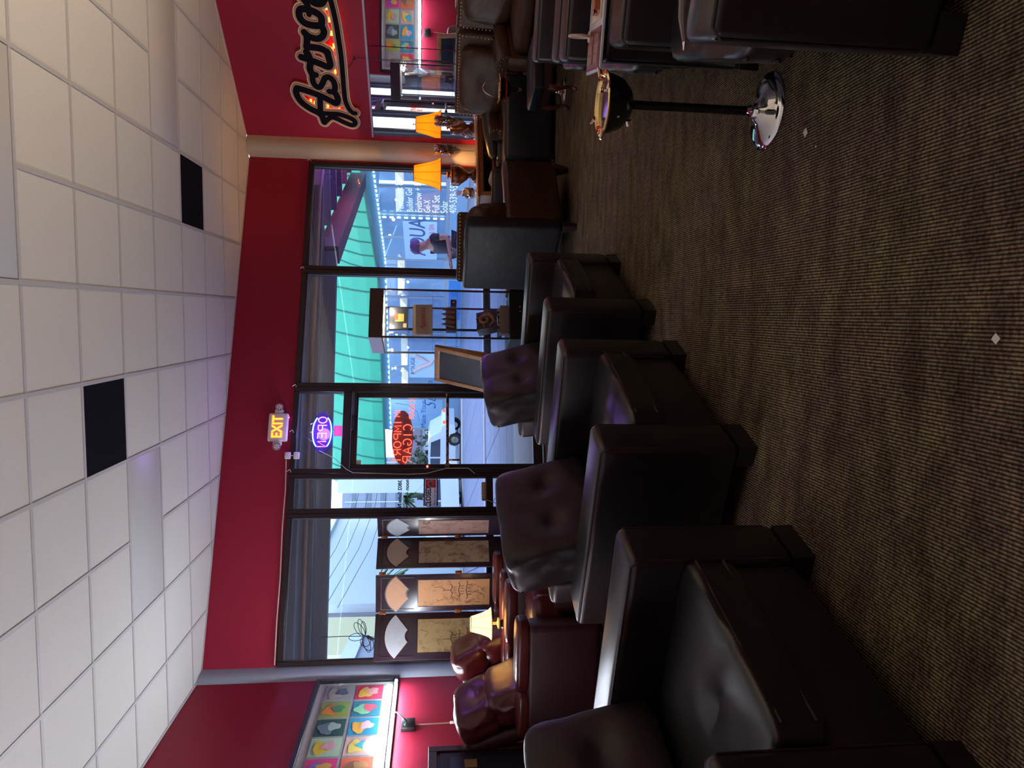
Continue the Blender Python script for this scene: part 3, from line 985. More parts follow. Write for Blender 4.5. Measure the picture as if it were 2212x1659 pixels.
# cars
def car(x, y, rz, label, col):
    paint = mat('white_car_paint', (0.62, 0.68, 0.80), 0.25, coat=0.5)
    tyre = mat('tyre_rubber', (0.012, 0.012, 0.015), 0.8)
    gl = mat('dark_car_glass', (0.05, 0.06, 0.10), 0.08)
    p = thing('car', label, 'car', (x, y, -0.12), rz)
    body = [(-2.3, .35), (-2.32, .80), (-2.15, .98), (-1.9, 1.02), (-1.55, 1.58), (-1.2, 1.66), (0.35, 1.64), (0.75, 1.50), (1.25, 1.06), (2.05, .92), (2.28, .72), (2.3, .35), (1.85, .30), (1.75, .55), (1.45, .70), (1.15, .55), (1.05, .28), (-1.05, .28), (-1.15, .55), (-1.45, .70), (-1.75, .55), (-1.85, .30)]
    MB().plate(body, -0.88, 0.88).build('body', paint, p, ang=30)
    for yy in (-0.885, 0.885):
        MB().plate([(-1.5, 1.05), (-1.28, 1.52), (-0.45, 1.55), (-0.45, 1.05)], yy - .004, yy + .004).build('side_window', gl, p, smooth=False)
        MB().plate([(-0.35, 1.05), (-0.35, 1.55), (0.32, 1.53), (1.0, 1.08)], yy - .004, yy + .004).build('side_window', gl, p, smooth=False)
    MB().hexa([(0.74, -.72, 1.50), (1.25, -.78, 1.07), (1.25, .78, 1.07), (0.74, .72, 1.50)], [(0.76, -.72, 1.515), (1.27, -.78, 1.085), (1.27, .78, 1.085), (0.76, .72, 1.515)]).build('windscreen', gl, p, smooth=False)
    for xx in (-1.45, 1.45):
        for yy in (-0.78, 0.78):
            w_ = MB().cyl((xx, yy - .12, 0.33), (xx, yy + .12, 0.33), 0.33, n=20).build('wheel', tyre, p)
            MB().cyl((xx, yy - .13, 0.33), (xx, yy + .13, 0.33), 0.19, n=14).build('hub', chrome, w_)
    for yy in (-0.62, 0.62):
        MB().box((2.27, yy, 0.72), (0.08, 0.34, 0.14), 0.03).build('headlight', chrome, p)
        MB().box((-2.3, yy, 0.86), (0.06, 0.26, 0.16), 0.02).build('tail_light', mat('red_tail_light', (0.6, 0.03, 0.02), .3, emit=((1, .1, .05), 1.5)), p)
car(-7.3, 36.3, RAD(160), 'white car parked outside, seen through the door glass', None)
car(-8.4, 30.0, RAD(60), 'white car with slanted windscreen outside, beside the closed sign', None)

# figure placed outside to stand in for a reflection in the window
def person(x, y, rz):
    p = thing('person', 'person in dark shirt and trousers set outside for a window reflection, looking down at their hands', 'person', (x, y, -0.12), rz)
    skin_m = mat('pinkish_skin', (0.50, 0.26, 0.24), 0.6)  # one even pinkish skin tone
    shirt = mat('dark_shirt', (0.025, 0.03, 0.06), 0.8)
    pants = mat('dark_trousers', (0.03, 0.03, 0.07), 0.8)
    # facing local +x; z up
    V = [(0, 0, .98), (0, 0, 1.15), (-.02, 0, 1.36), (.01, 0, 1.50), (.05, 0, 1.60), (.06, 0, 1.70),
         (0, .10, .92), (.03, .11, .50), (-.02, .11, .08), (.13, .11, .03), (0, -.10, .92), (.03, -.11, .50), (-.02, -.11, .08), (.13, -.11, .03),
         (-.02, .18, 1.38), (-.02, .22, 1.12), (.24, .17, 1.06), (.32, .16, 1.06), (-.02, -.18, 1.38), (-.04, -.22, 1.10), (.22, -.20, 1.04), (.31, -.19, 1.03)]
    E_ = [(0, 1), (1, 2), (2, 3), (3, 4), (4, 5), (0, 6), (6, 7), (7, 8), (8, 9), (0, 10), (10, 11), (11, 12), (12, 13), (2, 14), (14, 15), (15, 16), (16, 17), (2, 18), (18, 19), (19, 20), (20, 21)]
    R_ = [(.12, .15), (.11, .14), (.11, .17), .055, .085, .075, .085, .058, .04, .03, .085, .058, .04, .03, .055, .045, .032, .035, .055, .045, .032, .035]
    def mk(name, V, E_, R_, mt, lv=2):
        me = bpy.data.meshes.new(name); me.from_pydata(V, E_, [])
        o = bpy.data.objects.new(name, me); C.objects.link(o)
        o.modifiers.new('s', 'SKIN')
        if not me.skin_vertices:
            bm = bmesh.new(); bm.from_mesh(me); bm.verts.layers.skin.verify(); bm.to_mesh(me); bm.free()
        for i, v in enumerate(me.skin_vertices[0].data):
            v.radius = R_[i] if isinstance(R_[i], tuple) else (R_[i], R_[i])
            v.use_root = (i == 0)
        sb = o.modifiers.new('b', 'SUBSURF'); sb.levels = lv; sb.render_levels = lv
        dg = bpy.context.evaluated_depsgraph_get(); dg.update()
        m2 = bpy.data.meshes.new_from_object(o.evaluated_get(dg))
        bpy.data.objects.remove(o)
        m2.materials.clear(); m2.materials.append(mt); m2.name = name
        for pl in m2.polygons: pl.use_smooth = True
        o2 = bpy.data.objects.new(name, m2); C.objects.link(o2); o2.parent = p
        return o2
    body = mk('body', V, E_, R_, skin_m)
    # fingers, thumb
    for sy, zz in ((.16, 1.06), (-.19, 1.03)):
        for k in range(4):
            b = (.34, sy + (k - 1.5) * .019, zz)
            ln = (.075, .085, .08, .06)[k]
            mk('finger', [b, (b[0] + ln * .6, b[1], zz - .01), (b[0] + ln, b[1], zz - .035)], [(0, 1), (1, 2)], [.010, .009, .008], skin_m, 1)
        mk('thumb', [(.32, sy, zz), (.355, sy - .04 * (1 if sy > 0 else -1), zz + .015), (.39, sy - .045 * (1 if sy > 0 else -1), zz + .01)], [(0, 1), (1, 2)], [.012, .010, .009], skin_m, 1)
    mk('shirt', [V[0], V[1], V[2], (0, 0, 1.45), V[14], (-.02, .205, 1.24), V[18], (-.03, -.205, 1.24)], [(0, 1), (1, 2), (2, 3), (2, 4), (4, 5), (2, 6), (6, 7)], [(.145, .175), (.135, .165), (.135, .19), .075, .07, .06, .07, .06], shirt)
    mk('trousers', [V[0], V[6], V[7], V[8], V[10], V[11], V[12]], [(0, 1), (1, 2), (2, 3), (0, 4), (4, 5), (5, 6)], [(.14, .165), .10, .075, .06, .10, .075, .06], pants)
    MB().ball((.045, 0, 1.70), .115, 2, (1.05, .85, .95)).build('hair', mat('violet_hair', (0.16, 0.09, 0.26), .7), p)
    face = MB()
    face.ball((.155, 0, 1.635), .014, 1); face.ball((.148, .033, 1.66), .010, 1); face.ball((.148, -.033, 1.66), .010, 1); face.box((.146, 0, 1.60), (.012, .045, .008), .003)
    face.ball((.05, .088, 1.64), .022, 1, (1, .4, 1.3)); face.ball((.05, -.088, 1.64), .022, 1, (1, .4, 1.3))
    face.build('face', mat('face_features', (0.28, 0.12, 0.12), .6), p)
    for yy in (.11, -.11):
        MB().pillow((.05, yy, .035), (.27, .09, .08), 3, 4).build('shoe', black_plastic, p)
person(1.30, 13.4, RAD(200))
for o_ in C.objects:
    if o_.name == 'person': o_.scale = (1.25, 1.25, 1.0)
# ------------------------------------------------------------------ signs and things on the storefront wall
def bthing(name, label, cat, s, off, z, group=None):
    return thing(name, label, cat, bk(s, off, z), BR, group)
# exit sign (local x right, y into wall)
ex = bthing('exit_sign', 'white exit sign with glowing letters and two round lamp heads above the door', 'sign', 3.255, 0, 2.835)
MB().box((0, -0.035, 0), (0.30, 0.065, 0.20), 0.018, 3).build('housing', white_plastic, ex)
for sx in (-1, 1):
    a = MB()
    a.box((0.165 * sx, -0.03, 0.0), (0.06, 0.05, 0.09), 0.015)
    a.build('lamp_arm', white_plastic, ex)
    h_ = MB().cyl((0.205 * sx, -0.03, 0.0), (0.212 * sx, -0.085, -0.008), 0.036, 0.042, 20).build('lamp_head', mat('silvered_plastic', (0.55, 0.53, 0.5), .2, .6), ex)
    a = MB()
    for k in range(7):
        an = k * math.pi / 3
        r_ = 0.02 if k < 6 else 0
        a.ball((0.212 * sx + r_ * math.cos(an), -0.088, -0.008 + r_ * math.sin(an)), 0.008, 1)
    a.build('led_cluster', mat('led_lens', (0.9, 0.9, 0.85), .2), h_)
text_obj('EXIT', 'letters_edge', mat('exit_red_edge', (1, .1, .05), .4, emit=((1, 0.13, 0.02), 2.2)), 0.150, ex, (0, -0.0695, 0), offset=0.006, sx=0.78)
text_obj('EXIT', 'letters', mat('exit_yellow', (1, .6, .05), .4, emit=((1, 0.60, 0.02), 2.0)), 0.150, ex, (0, -0.0720, 0), offset=-0.0015, sx=0.78)
MB().cyl((0.11, -0.03, -0.10), (0.11, -0.03, -0.106), 0.006, n=8).build('test_light', mat('violet_led', (.5, .1, .6), .4, emit=((0.9, 0.1, 0.8), 6)), ex)

# OPEN neon sign hanging in the transom, its lettering faces the street
neon_w = mat('neon_pale_blue', (0.5, 0.8, 1), .4, emit=((0.15, 0.50, 1.0), 4.5))
neon_p = mat('neon_pink', (1, .3, .5), .4, emit=((1.0, 0.13, 0.36), 3))
neon_r = mat('neon_red', (1, .2, .1), .4, emit=((1.0, 0.09, 0.04), 2.6))
on_ = bthing('open_sign', 'oval neon open sign hanging in the transom window above the door', 'sign', 3.30, 0.01, 2.385)
MB().plate([(0.225 * math.cos(a_ * math.pi / 16), 0.108 * math.sin(a_ * math.pi / 16)) for a_ in range(32)], 0.004, 0.008).build('backing', pane_mat('violet_acrylic', (0.50, 0.42, 0.98), 0.05, 0.12, (0.25, 0.1, 0.9)), on_, smooth=False)
for sg in (1, -1):
    a = MB()
    a.tube([(0.175 * math.cos(t_), -0.006, sg * (0.098 * math.sin(t_) ** 0.8)) for t_ in [math.radians(28 + 124 * k / 16) for k in range(17)]], 0.0055, 8)
    a.build('arc_tube', neon_w, on_)
def neon_letters(strokes, T_, r, name, m_, parent):
    for st in strokes:
        a = MB(T_)
        a.tube(st, r, 6)
        a.build(name, m_, parent)
def arc(cx, cz, rx, rz, a0, a1, n=12, y=0):
    return [(cx + rx * math.cos(RAD(a0 + (a1 - a0) * k / n)), y, cz + rz * math.sin(RAD(a0 + (a1 - a0) * k / n))) for k in range(n + 1)]
GL = {
 'O': [arc(.5, .5, .42, .5, 90, 449)],
 'P': [[(.1, 0, 0), (.1, 0, 1), (.55, 0, 1)] + arc(.55, .74, .3, .26, 90, -90, 8) + [(.1, 0, .48)]],
 'E': [[(.8, 0, 1), (.1, 0, 1), (.1, 0, 0), (.8, 0, 0)], [(.1, 0, .5), (.68, 0, .5)]],
 'N': [[(.1, 0, 0), (.1, 0, 1), (.8, 0, 0), (.8, 0, 1)]],
 'I': [[(.3, 0, 0), (.3, 0, 1)]],
 'M': [[(.05, 0, 0), (.05, 0, 1), (.45, 0, .35), (.85, 0, 1), (.85, 0, 0)]],
 'R': [[(.1, 0, 0), (.1, 0, 1), (.55, 0, 1)] + arc(.55, .75, .28, .25, 90, -90, 8) + [(.1, 0, .5)], [(.45, 0, .5), (.82, 0, 0)]],
 'T': [[(.05, 0, 1), (.85, 0, 1)], [(.45, 0, 1), (.45, 0, 0)]],
 'D': [[(.1, 0, 0), (.1, 0, 1), (.4, 0, 1)] + arc(.4, .5, .42, .5, 90, -90, 10) + [(.1, 0, 0)]],
 'C': [arc(.5, .5, .42, .5, 50, 310)],
 'G': [arc(.5, .5, .42, .5, 50, 330) + [(.86, 0, .45), (.55, 0, .45)]],
 'A': [[(.05, 0, 0), (.45, 0, 1), (.85, 0, 0)], [(.2, 0, .36), (.7, 0, .36)]],
 'S': [arc(.45, .74, .32, .26, 40, 270, 9) + arc(.45, .25, .34, .25, 90, -150, 9)],
}
def neon_word(word, x0, z0, h, wd, gap, y, m_, parent, name='neon_letter', r=0.005):
    """mirrored word: first letter at the right, running left"""
    x = x0
    for ch in word:
        Tm = Matrix.Translation((x, y, z0)) @ Matrix.Diagonal((-wd, 1, h, 1))
        a = MB()
        for st in GL[ch]:
            a.tube([Tm @ Vector(p) for p in st], r, 6)
        a.build(name, m_, parent)
        x -= wd * (0.6 if ch == 'I' else 0.95) + gap
neon_word('OPEN', 0.170, -0.045, 0.088, 0.078, 0.014, -0.004, neon_p, on_)
MB().tube([(-0.20, 0.0, 0.02), (-0.28, 0.0, -0.14), (-0.40, -0.02, -0.27), (-0.44, -0.035, -0.34), (-0.455, -0.035, -0.75), (-0.46, -0.035, -0.9), (-0.455, -0.04, -1.1), (-0.40, -0.045, -1.32), (-0.40, -0.045, -1.55), (-0.46, -0.04, -1.62)], 0.004, 6).build('power_cord', cable_white, on_)
a = MB(); a.box((0.0, 0.0, 0.118), (0.02, 0.012, 0.02), 0.003); a.tube([(-.1, 0, .1), (0, 0, .25), (.1, 0, .1)], 0.0015, 5); a.build('hanger', chrome, on_)
point_light('open_sign_glow', bk(3.30, 0.10, 2.38), 6, (0.36, 0.20, 1.0), 0.08)
MB().box((-3.28 + 3.28, 0, 0), (0.115, 0.004, 0.085)).build('pink_card', mat('pink_card', (0.8, 0.10, 0.22), .6, emit=((1, .05, .2), .12)), loc=bk(3.28, -0.02, 2.225), rotz=BR, label='small pink card stuck on the transom glass under the open sign', cat='card', smooth=False)

# imported cigars neon in the door
ic = bthing('cigar_sign', 'red neon cigar shop sign with brown oval board in the door glass', 'sign', 3.27, -0.10, 1.545)
a = MB(); a.plate([(-0.06 + 0.30 * math.cos(k * math.pi / 20), 0.115 * math.sin(k * math.pi / 20)) for k in range(40)], 0.012, 0.018)
a.build('oval_board', mat('brown_oval_board', (0.26, 0.11, 0.09), .6), ic, smooth=False)
text_obj('CIGAR BAR', 'lettering', mat('brown_ink', (0.14, 0.06, 0.06), .6), 0.075, ic, (0.0, 0.010, -0.045), mirror=True)
neon_word('IMPORTED', 0.125, 0.012, 0.080, 0.080, 0.010, -0.004, neon_r, ic)
neon_word('CIGARS', 0.085, -0.100, 0.090, 0.088, 0.012, -0.004, neon_r, ic)
neon_word('IM', 0.245, 0.030, 0.06, 0.05, 0.008, -0.02, neon_r, ic)
neon_word('CIGAR', 0.36, -0.125, 0.055, 0.045, 0.006, -0.012, neon_r, ic)
MB().tube([(0.32, 0.0, 0.08), (0.30, 0.0, -0.06), (0.22, 0.0, -0.16), (0.12, 0.0, -0.18)], 0.002, 5).build('wire', cable_black, ic)

def thin_card(name, col):
    M = bpy.data.materials.new(name); M.use_nodes = True
    t = M.node_tree; t.nodes.clear()
    out = t.nodes.new('ShaderNodeOutputMaterial')
    a_ = t.nodes.new('ShaderNodeBsdfTranslucent'); a_.inputs[0].default_value = (*col, 1)
    b_ = t.nodes.new('ShaderNodeBsdfDiffuse'); b_.inputs[0].default_value = (*col, 1)
    mx = t.nodes.new('ShaderNodeMixShader'); mx.inputs[0].default_value = 0.7
    t.links.new(b_.outputs[0], mx.inputs[1]); t.links.new(a_.outputs[0], mx.inputs[2]); t.links.new(mx.outputs[0], out.inputs[0])
    return M
# painted address lettering on the glass and the CLOSED sign
vinyl = mat('grey_vinyl_letters', (0.09, 0.10, 0.16), .6)
l1 = bthing('address_lettering', 'grey address and hours lettering on the narrow window, reversed from inside', 'lettering', 3.945, -0.028, 1.52)
text_obj('3802 Suite N', 'address', vinyl, 0.055, l1, (-0.012, 0, 0.035), mirror=True, offset=.002)
text_obj('noon ~ 10pm', 'hours', vinyl, 0.055, l1, (-0.012, 0, -0.04), mirror=True, offset=.002)
cs = bthing('closed_sign', 'closed sign with red round emblem hanging in the narrow window', 'sign', 3.945, 0.005, 1.232)
navy = mat('navy_print', (0.02, 0.05, 0.22), .5)
for zz in (-0.070, 0.068):
    MB().box((0, 0.001, zz), (0.285, 0.004, 0.014)).build('blue_border', navy, cs, smooth=False)
MB().box((0, 0.0, -0.001), (0.285, 0.004, 0.124)).build('white_field', thin_card('pale_pink_card', (0.95, 0.84, 0.86)), cs, smooth=False)
text_obj('CLOSED', 'lettering', black_plastic, 0.078, cs, (-0.052, -0.003, 0.022), sx=0.72, offset=0.002)
text_obj('Please Call Again', 'script_lettering', navy, 0.030, cs, (-0.050, -0.003, -0.042), shear=0.4, sx=0.9)
MB().box((0.090, -0.003, 0.0), (0.085, 0.002, 0.105)).build('emblem_field', thin_card('red_emblem', (0.9, 0.06, 0.10)), cs, smooth=False)
MB().cyl((0.090, -0.004, 0.0), (0.090, -0.007, 0.0), 0.040, n=24).build('emblem_disc', thin_card('rose_disc', (0.9, 0.5, 0.5)), cs)
a = MB(); a.tube([(0.065, -0.009, -0.018), (0.088, -0.009, 0.022), (0.100, -0.009, -0.020)], 0.0045, 6); a.tube([(0.066, -0.009, -0.002), (0.115, -0.009, 0.006)], 0.004, 6)
a.build('emblem_mark', navy, cs)
MB().tube([(-0.09, 0.0, 0.065), (0.0, 0.0, 0.16), (0.09, 0.0, 0.065)], 0.0012, 5).build('string', black_plastic, cs)
MB().cyl((0, 0.01, 0.16), (0, -0.01, 0.16), 0.008, n=10).build('suction_cup', clear_glass, cs)
# perforated bar at the foot of the narrow pane
pb = bthing('power_strip', 'tan power strip lying on the window rail below the closed sign', 'power strip', 3.945, 0.035, 0.64)
MB().box((0, 0, 0.03), (0.20, 0.035, 0.055), 0.02, 3).build('strip_body', mat('tan_plastic', (0.42, 0.30, 0.18), .5), pb)
a = MB()
for i in range(8):
    for j in range(3):
        a.cyl((-0.08 + i * 0.0228, -0.0155, 0.014 + j * 0.016), (-0.08 + i * 0.0228, -0.0185, 0.014 + j * 0.016), 0.0045, n=6)
a.build('sockets', black_plastic, pb, kind='stuff')
MB().tube([(-0.09, -0.01, 0.01), (-0.15, -0.02, -0.15), (-0.22, -0.02, -0.30)], 0.004, 6).build('cord', cable_white, pb)

# white sensor pair and its cable along the frame
se = bthing('sensor_pair', 'two small white sensor boxes at the corner of the window frame', 'sensor', 3.555, 0.02, 2.675)
for z_ in (0.045, -0.045):
    MB().box((0, -0.012, z_), (0.075, 0.03, 0.062), 0.012, 3).build('sensor_box', white_plastic, se)
MB().cyl((0, -0.01, -0.01), (0, -0.01, 0.01), 0.006, n=8).build('joint', chrome, se)
cab_pts = [bk(3.60, 0.025, 2.735), bk(3.9, 0.025, 2.722), bk(4.3, 0.025, 2.728), bk(4.8, 0.025, 2.716), bk(5.2, 0.025, 2.722), bk(5.60, 0.025, 2.715)]
a = MB(); a.tube([tuple(p) for p in cab_pts], 0.006, 6)
a.build('white_cable', cable_white, label='thin white cable clipped along the top of the window frame', cat='cable')
# black cable bundle hanging in the left window
cbn = bthing('cable_bundle', 'coiled black cable hanging in the left window by the corner', 'cable', 5.36, 0.03, 1.88)
a = MB()
a.tube([(0, 0, 0.40), (0.005, 0, 0.2), (0.0, 0, 0.02)], 0.004, 6)
for (ang_, L_, w_) in ((20, .17, .03), (38, .16, .035), (8, .14, .025), (-150, .15, .05), (200, .16, .03), (95, .15, .035), (-165, .10, .05)):
    d = (math.cos(RAD(ang_)), math.sin(RAD(ang_))); n_ = (-d[1], d[0])
    a.tube([(d[0] * L_ * (0.5 - 0.5 * math.cos(t_)) + n_[0] * w_ * math.sin(t_), 0.004 * math.sin(t_), d[1] * L_ * (0.5 - 0.5 * math.cos(t_)) + n_[1] * w_ * math.sin(t_) - 0.01) for t_ in [2 * math.pi * k / 14 for k in range(14)]], 0.0035, 5, closed=True)
a.build('coil', cable_black, cbn)
MB().box((-0.02, 0, -0.07), (0.03, 0.02, 0.08), 0.008, rot=(0, 0.5, 0)).build('plug', cable_black, cbn)
for i, (s_, lb_) in enumerate(((0.02, 'tiny white hook at the top right corner of the window frame'), (1.415, 'tiny white hook above the bar between the two right windows'), (2.80, 'tiny white hook above the right side of the door'), (3.30, 'tiny white hook below the exit sign'), (3.72, 'tiny white hook above the left door post'))):
    MB().tube([bk(s_, 0.025, 2.72), bk(s_ - 0.02, 0.03, 2.69), bk(s_ + 0.01, 0.035, 2.675)], 0.004, 5).build('wall_hook', white_plastic, label=lb_, cat='hook', group='small hooks along the window head')

# ------------------------------------------------------------------ team script sign on the red header
STROKES={
 'A1':[(0.639,2.722),(0.594,2.739),(0.522,2.724),(0.456,2.682),(0.396,2.607),(0.359,2.538),(0.32,2.496),(0.238,2.477)],
 'Aloop':[(0.35,2.492),(0.349,2.403),(0.348,2.309),(0.318,2.206),(0.28,2.14),(0.238,2.133),(0.218,2.172),(0.25,2.255),(0.293,2.336),(0.302,2.398),(0.232,2.478)],
 'A2':[(0.639,2.722),(0.621,2.648),(0.593,2.561),(0.553,2.463),(0.507,2.376),(0.481,2.321),(0.523,2.296),(0.579,2.306),(0.617,2.328)],
 'Abar':[(0.552,2.486),(0.338,2.508)],
 's':[(0.62,2.378),(0.617,2.333),(0.668,2.312),(0.739,2.32),(0.783,2.36),(0.772,2.407),(0.715,2.439),(0.664,2.475),(0.673,2.515),(0.721,2.539),(0.786,2.536),(0.804,2.498)],
 't':[(0.993,2.626),(0.967,2.542),(0.934,2.447),(0.902,2.367),(0.925,2.335),(0.997,2.341),(1.068,2.353)],
 'tbar':[(1.05,2.565),(0.995,2.543),(0.934,2.541),(0.87,2.554),(0.797,2.534)],
 'r1':[(1.106,2.557),(1.104,2.465),(1.091,2.399),(1.053,2.345)],
 'r2':[(1.259,2.56),(1.221,2.541),(1.167,2.544),(1.106,2.557)],
 'r3':[(1.259,2.56),(1.218,2.518),(1.198,2.444),(1.221,2.388),(1.277,2.358),(1.338,2.379)],
 'o':[(1.338,2.379),(1.333,2.455),(1.352,2.538),(1.406,2.582),(1.472,2.577),(1.493,2.537),(1.479,2.455),(1.446,2.389),(1.401,2.367),(1.338,2.379)],
 'ocurl':[(1.493,2.537),(1.477,2.493),(1.44,2.488)],
 's2':[(1.598,2.32),(1.559,2.352),(1.556,2.408),(1.59,2.45),(1.652,2.46),(1.685,2.492),(1.655,2.541),(1.611,2.539)],
 'o2s':[(1.492,2.481),(1.541,2.493),(1.576,2.516),(1.611,2.539)],
 'swash':[(0.37,2.117),(0.375,2.148),(0.425,2.186),(0.516,2.214),(0.64,2.218),(0.804,2.214),(1.015,2.211),(1.197,2.218),(1.371,2.228),(1.539,2.248),(1.646,2.269),(1.733,2.295)],
}
RADI = {'swash': 0.020, 'Aloop': 0.022, 'Abar': 0.026, 'o2s': 0.024, 'ocurl': 0.020, 's2': 0.030, 's': 0.026, 'tbar': 0.030, 'r2': 0.028, 'r3': 0.028}
def smooth_path(P, n=6):
    out = []
    for i in range(len(P) - 1):
        p0 = P[max(i - 1, 0)]; p1 = P[i]; p2 = P[i + 1]; p3 = P[min(i + 2, len(P) - 1)]
        for k in range(n):
            t_ = k / n
            q = []
            for d in (0, 1):
                q.append(0.5 * ((2 * p1[d]) + (-p0[d] + p2[d]) * t_ + (2 * p0[d] - 5 * p1[d] + 4 * p2[d] - p3[d]) * t_ ** 2 + (-p0[d] + 3 * p1[d] - 3 * p2[d] + p3[d]) * t_ ** 3))
            out.append(tuple(q))
    out.append(P[-1])
    return out
H_ = 0.0055
x0_, x1_, z0_, z1_ = 0.10, 1.86, 2.00, 2.86
nx, nz = int((x1_ - x0_) / H_), int((z1_ - z0_) / H_)
gx_, gz_ = np.meshgrid(x0_ + H_ * np.arange(nx + 1), z0_ + H_ * np.arange(nz + 1), indexing='ij')
sdf = np.full(gx_.shape, 9.0)
for k, P in STROKES.items():
    r_ = RADI.get(k, 0.029)
    Q = smooth_path(P)
    for (a_, b_) in zip(Q[:-1], Q[1:]):
        dx, dz = b_[0] - a_[0], b_[1] - a_[1]
        L2_ = dx * dx + dz * dz + 1e-12
        t_ = np.clip(((gx_ - a_[0]) * dx + (gz_ - a_[1]) * dz) / L2_, 0, 1)
        sdf = np.minimum(sdf, np.hypot(gx_ - a_[0] - t_ * dx, gz_ - a_[1] - t_ * dz) - r_)
def contour_plate(level, y0, y1):
    """filled iso-region of the distance field, with side walls"""
    mb = MB()
    F = sdf - level
    vid = {}
    def V_(p, front):
        key = (round(p[0], 5), round(p[1], 5), front)
        if key not in vid:
            vid[key] = mb.bm.verts.new((p[0], y0 if front else y1, p[1]))
        return vid[key]
    ins = F < 0
    anyin = ins[:-1, :-1] | ins[1:, :-1] | ins[:-1, 1:] | ins[1:, 1:]
    for i, j in zip(*np.nonzero(anyin)):
        cs = [(i, j), (i + 1, j), (i + 1, j + 1), (i, j + 1)]
        pts = []; cutm = []
        for q in range(4):
            a_ = cs[q]; b_ = cs[(q + 1) % 4]
            fa, fb = F[a_], F[b_]
            pa = (gx_[a_], gz_[a_]); pb_ = (gx_[b_], gz_[b_])
            if fa < 0:
                pts.append(pa); cutm.append(False)
            if (fa < 0) != (fb < 0):
                t_ = fa / (fa - fb)
                pts.append((pa[0] + (pb_[0] - pa[0]) * t_, pa[1] + (pb_[1] - pa[1]) * t_)); cutm.append(True)
        if len(pts) >= 3:
            try:
                mb.bm.faces.new([V_(p, True) for p in pts])
            except ValueError:
                continue
            for q in range(len(pts)):
                if cutm[q] and cutm[(q + 1) % len(pts)] and len(pts) > 2:
                    a_, b_ = pts[q], pts[(q + 1) % len(pts)]
                    try:
                        mb.bm.faces.new([V_(a_, True), V_(b_, True), V_(b_, False), V_(a_, False)])
                    except ValueError:
                        pass
    return mb
team = thing('team_sign', 'large cut-out script sign reading Astros on the red header wall', 'sign', RB, RA)
cream_p = mat('sign_cream', (0.80, 0.66, 0.52), .8, spec=.1)
sign_red = mat('sign_dark_red', (0.16, 0.012, 0.014), .8, spec=.1)
sign_tan = mat('sign_tan', (0.70, 0.44, 0.22), .8, spec=.1)
sign_navy = mat('sign_near_black', (0.006, 0.007, 0.013), .8, spec=.1)
for lv, y0, y1, mm, nm in ((0.036, -0.050, -0.030, cream_p, 'outer_board'), (0.0225, -0.053, -0.050, sign_red, 'red_line'), (0.0185, -0.056, -0.053, sign_tan, 'tan_band'), (0.0065, -0.059, -0.056, sign_red, 'red_line'), (0.0025, -0.062, -0.059, sign_navy, 'dark_script')):
    contour_plate(lv, y0, y1).build(nm, mm, team, smooth=False)
glow = mat('orange_red_led', (1, .2, .05), .4, emit=((1.0, 0.12, 0.01), 12))
a = MB()
for (t_, z_) in ((1.50, 2.316), (1.38, 2.296), (1.242, 2.293), (1.108, 2.283), (0.969, 2.288), (0.826, 2.298), (0.465, 2.601), (0.44, 2.56), (0.376, 2.34), (0.40, 2.30), (0.42, 2.42)):
    a.box((t_, -0.012, z_), (0.05, 0.012, 0.022), 0.004)
a.build('led_module', glow, team, kind='stuff')
for (t_, z_) in ((0.5, 2.4), (1.1, 2.28), (1.4, 2.3)):
    point_light('sign_back_glow', rw(t_, 0.022, z_), 0.8, (1.0, 0.10, 0.01), 0.01)
for t_, z_ in ((0.3, 2.3), (0.95, 2.45), (1.5, 2.45)):
    MB().cyl((t_, 0, z_), (t_, -0.032, z_), 0.012, n=8).build('standoff', chrome, team)
# cord from the sign down past the mirror
a = MB()
a.tube([(0.86, -0.01, 2.19), (0.90, -0.015, 2.13), (0.97, -0.02, 2.09), (1.00, -0.02, 2.05), (0.985, -0.022, 1.7), (1.0, -0.022, 1.3), (0.98, -0.022, 0.9), (0.99, -0.022, 0.6)], 0.003, 5)
a.ball((0.985, -0.014, 2.085), 0.014, 1)
a.build('hanging_cord', cable_black, loc=RB, rotz=RA, label='thin black cord hanging from the script sign across the mirror', cat='cord')

# ------------------------------------------------------------------ framed colour print on the left wall (local x = +Y, y into wall)
pic = thing('framed_print', 'large white-matted print of two rows of coloured squares over a bright light tube', 'picture', (LX, 6.50, 1.90), RAD(90))
b_ = MB()
W_ = 1.62
def pbox(mb, x0, x1, z0, z1, y0, y1, r=0.0): mb.box(((x0 + x1) / 2, (y0 + y1) / 2, (z0 + z1) / 2), (x1 - x0, y1 - y0, z1 - z0), r, 1)
for (x0, x1, z0, z1) in ((-W_, 0.0, 0.345, 0.385), (-W_, 0.0, -0.385, -0.345), (-0.045, 0.0, -0.345, 0.345), (-W_, -W_ + 0.045, -0.345, 0.345)):
    a = MB(); pbox(a, x0, x1, z0, z1, -0.04, 0.0, 0.004); a.build('frame_side', black_plastic, pic)
a = MB(); pbox(a, -W_ + .045, -0.045, -0.345, 0.345, -0.012, -0.004); a.build('mat_board', mat('off_white_mat', (0.62, 0.62, 0.60), .8), pic, smooth=False)
a = MB(); pbox(a, -W_ + .10, -0.085, -0.275, 0.285, -0.014, -0.012); a.build('print_ground', mat('grey_print_ground', (0.33, 0.34, 0.36), .8), pic, smooth=False)
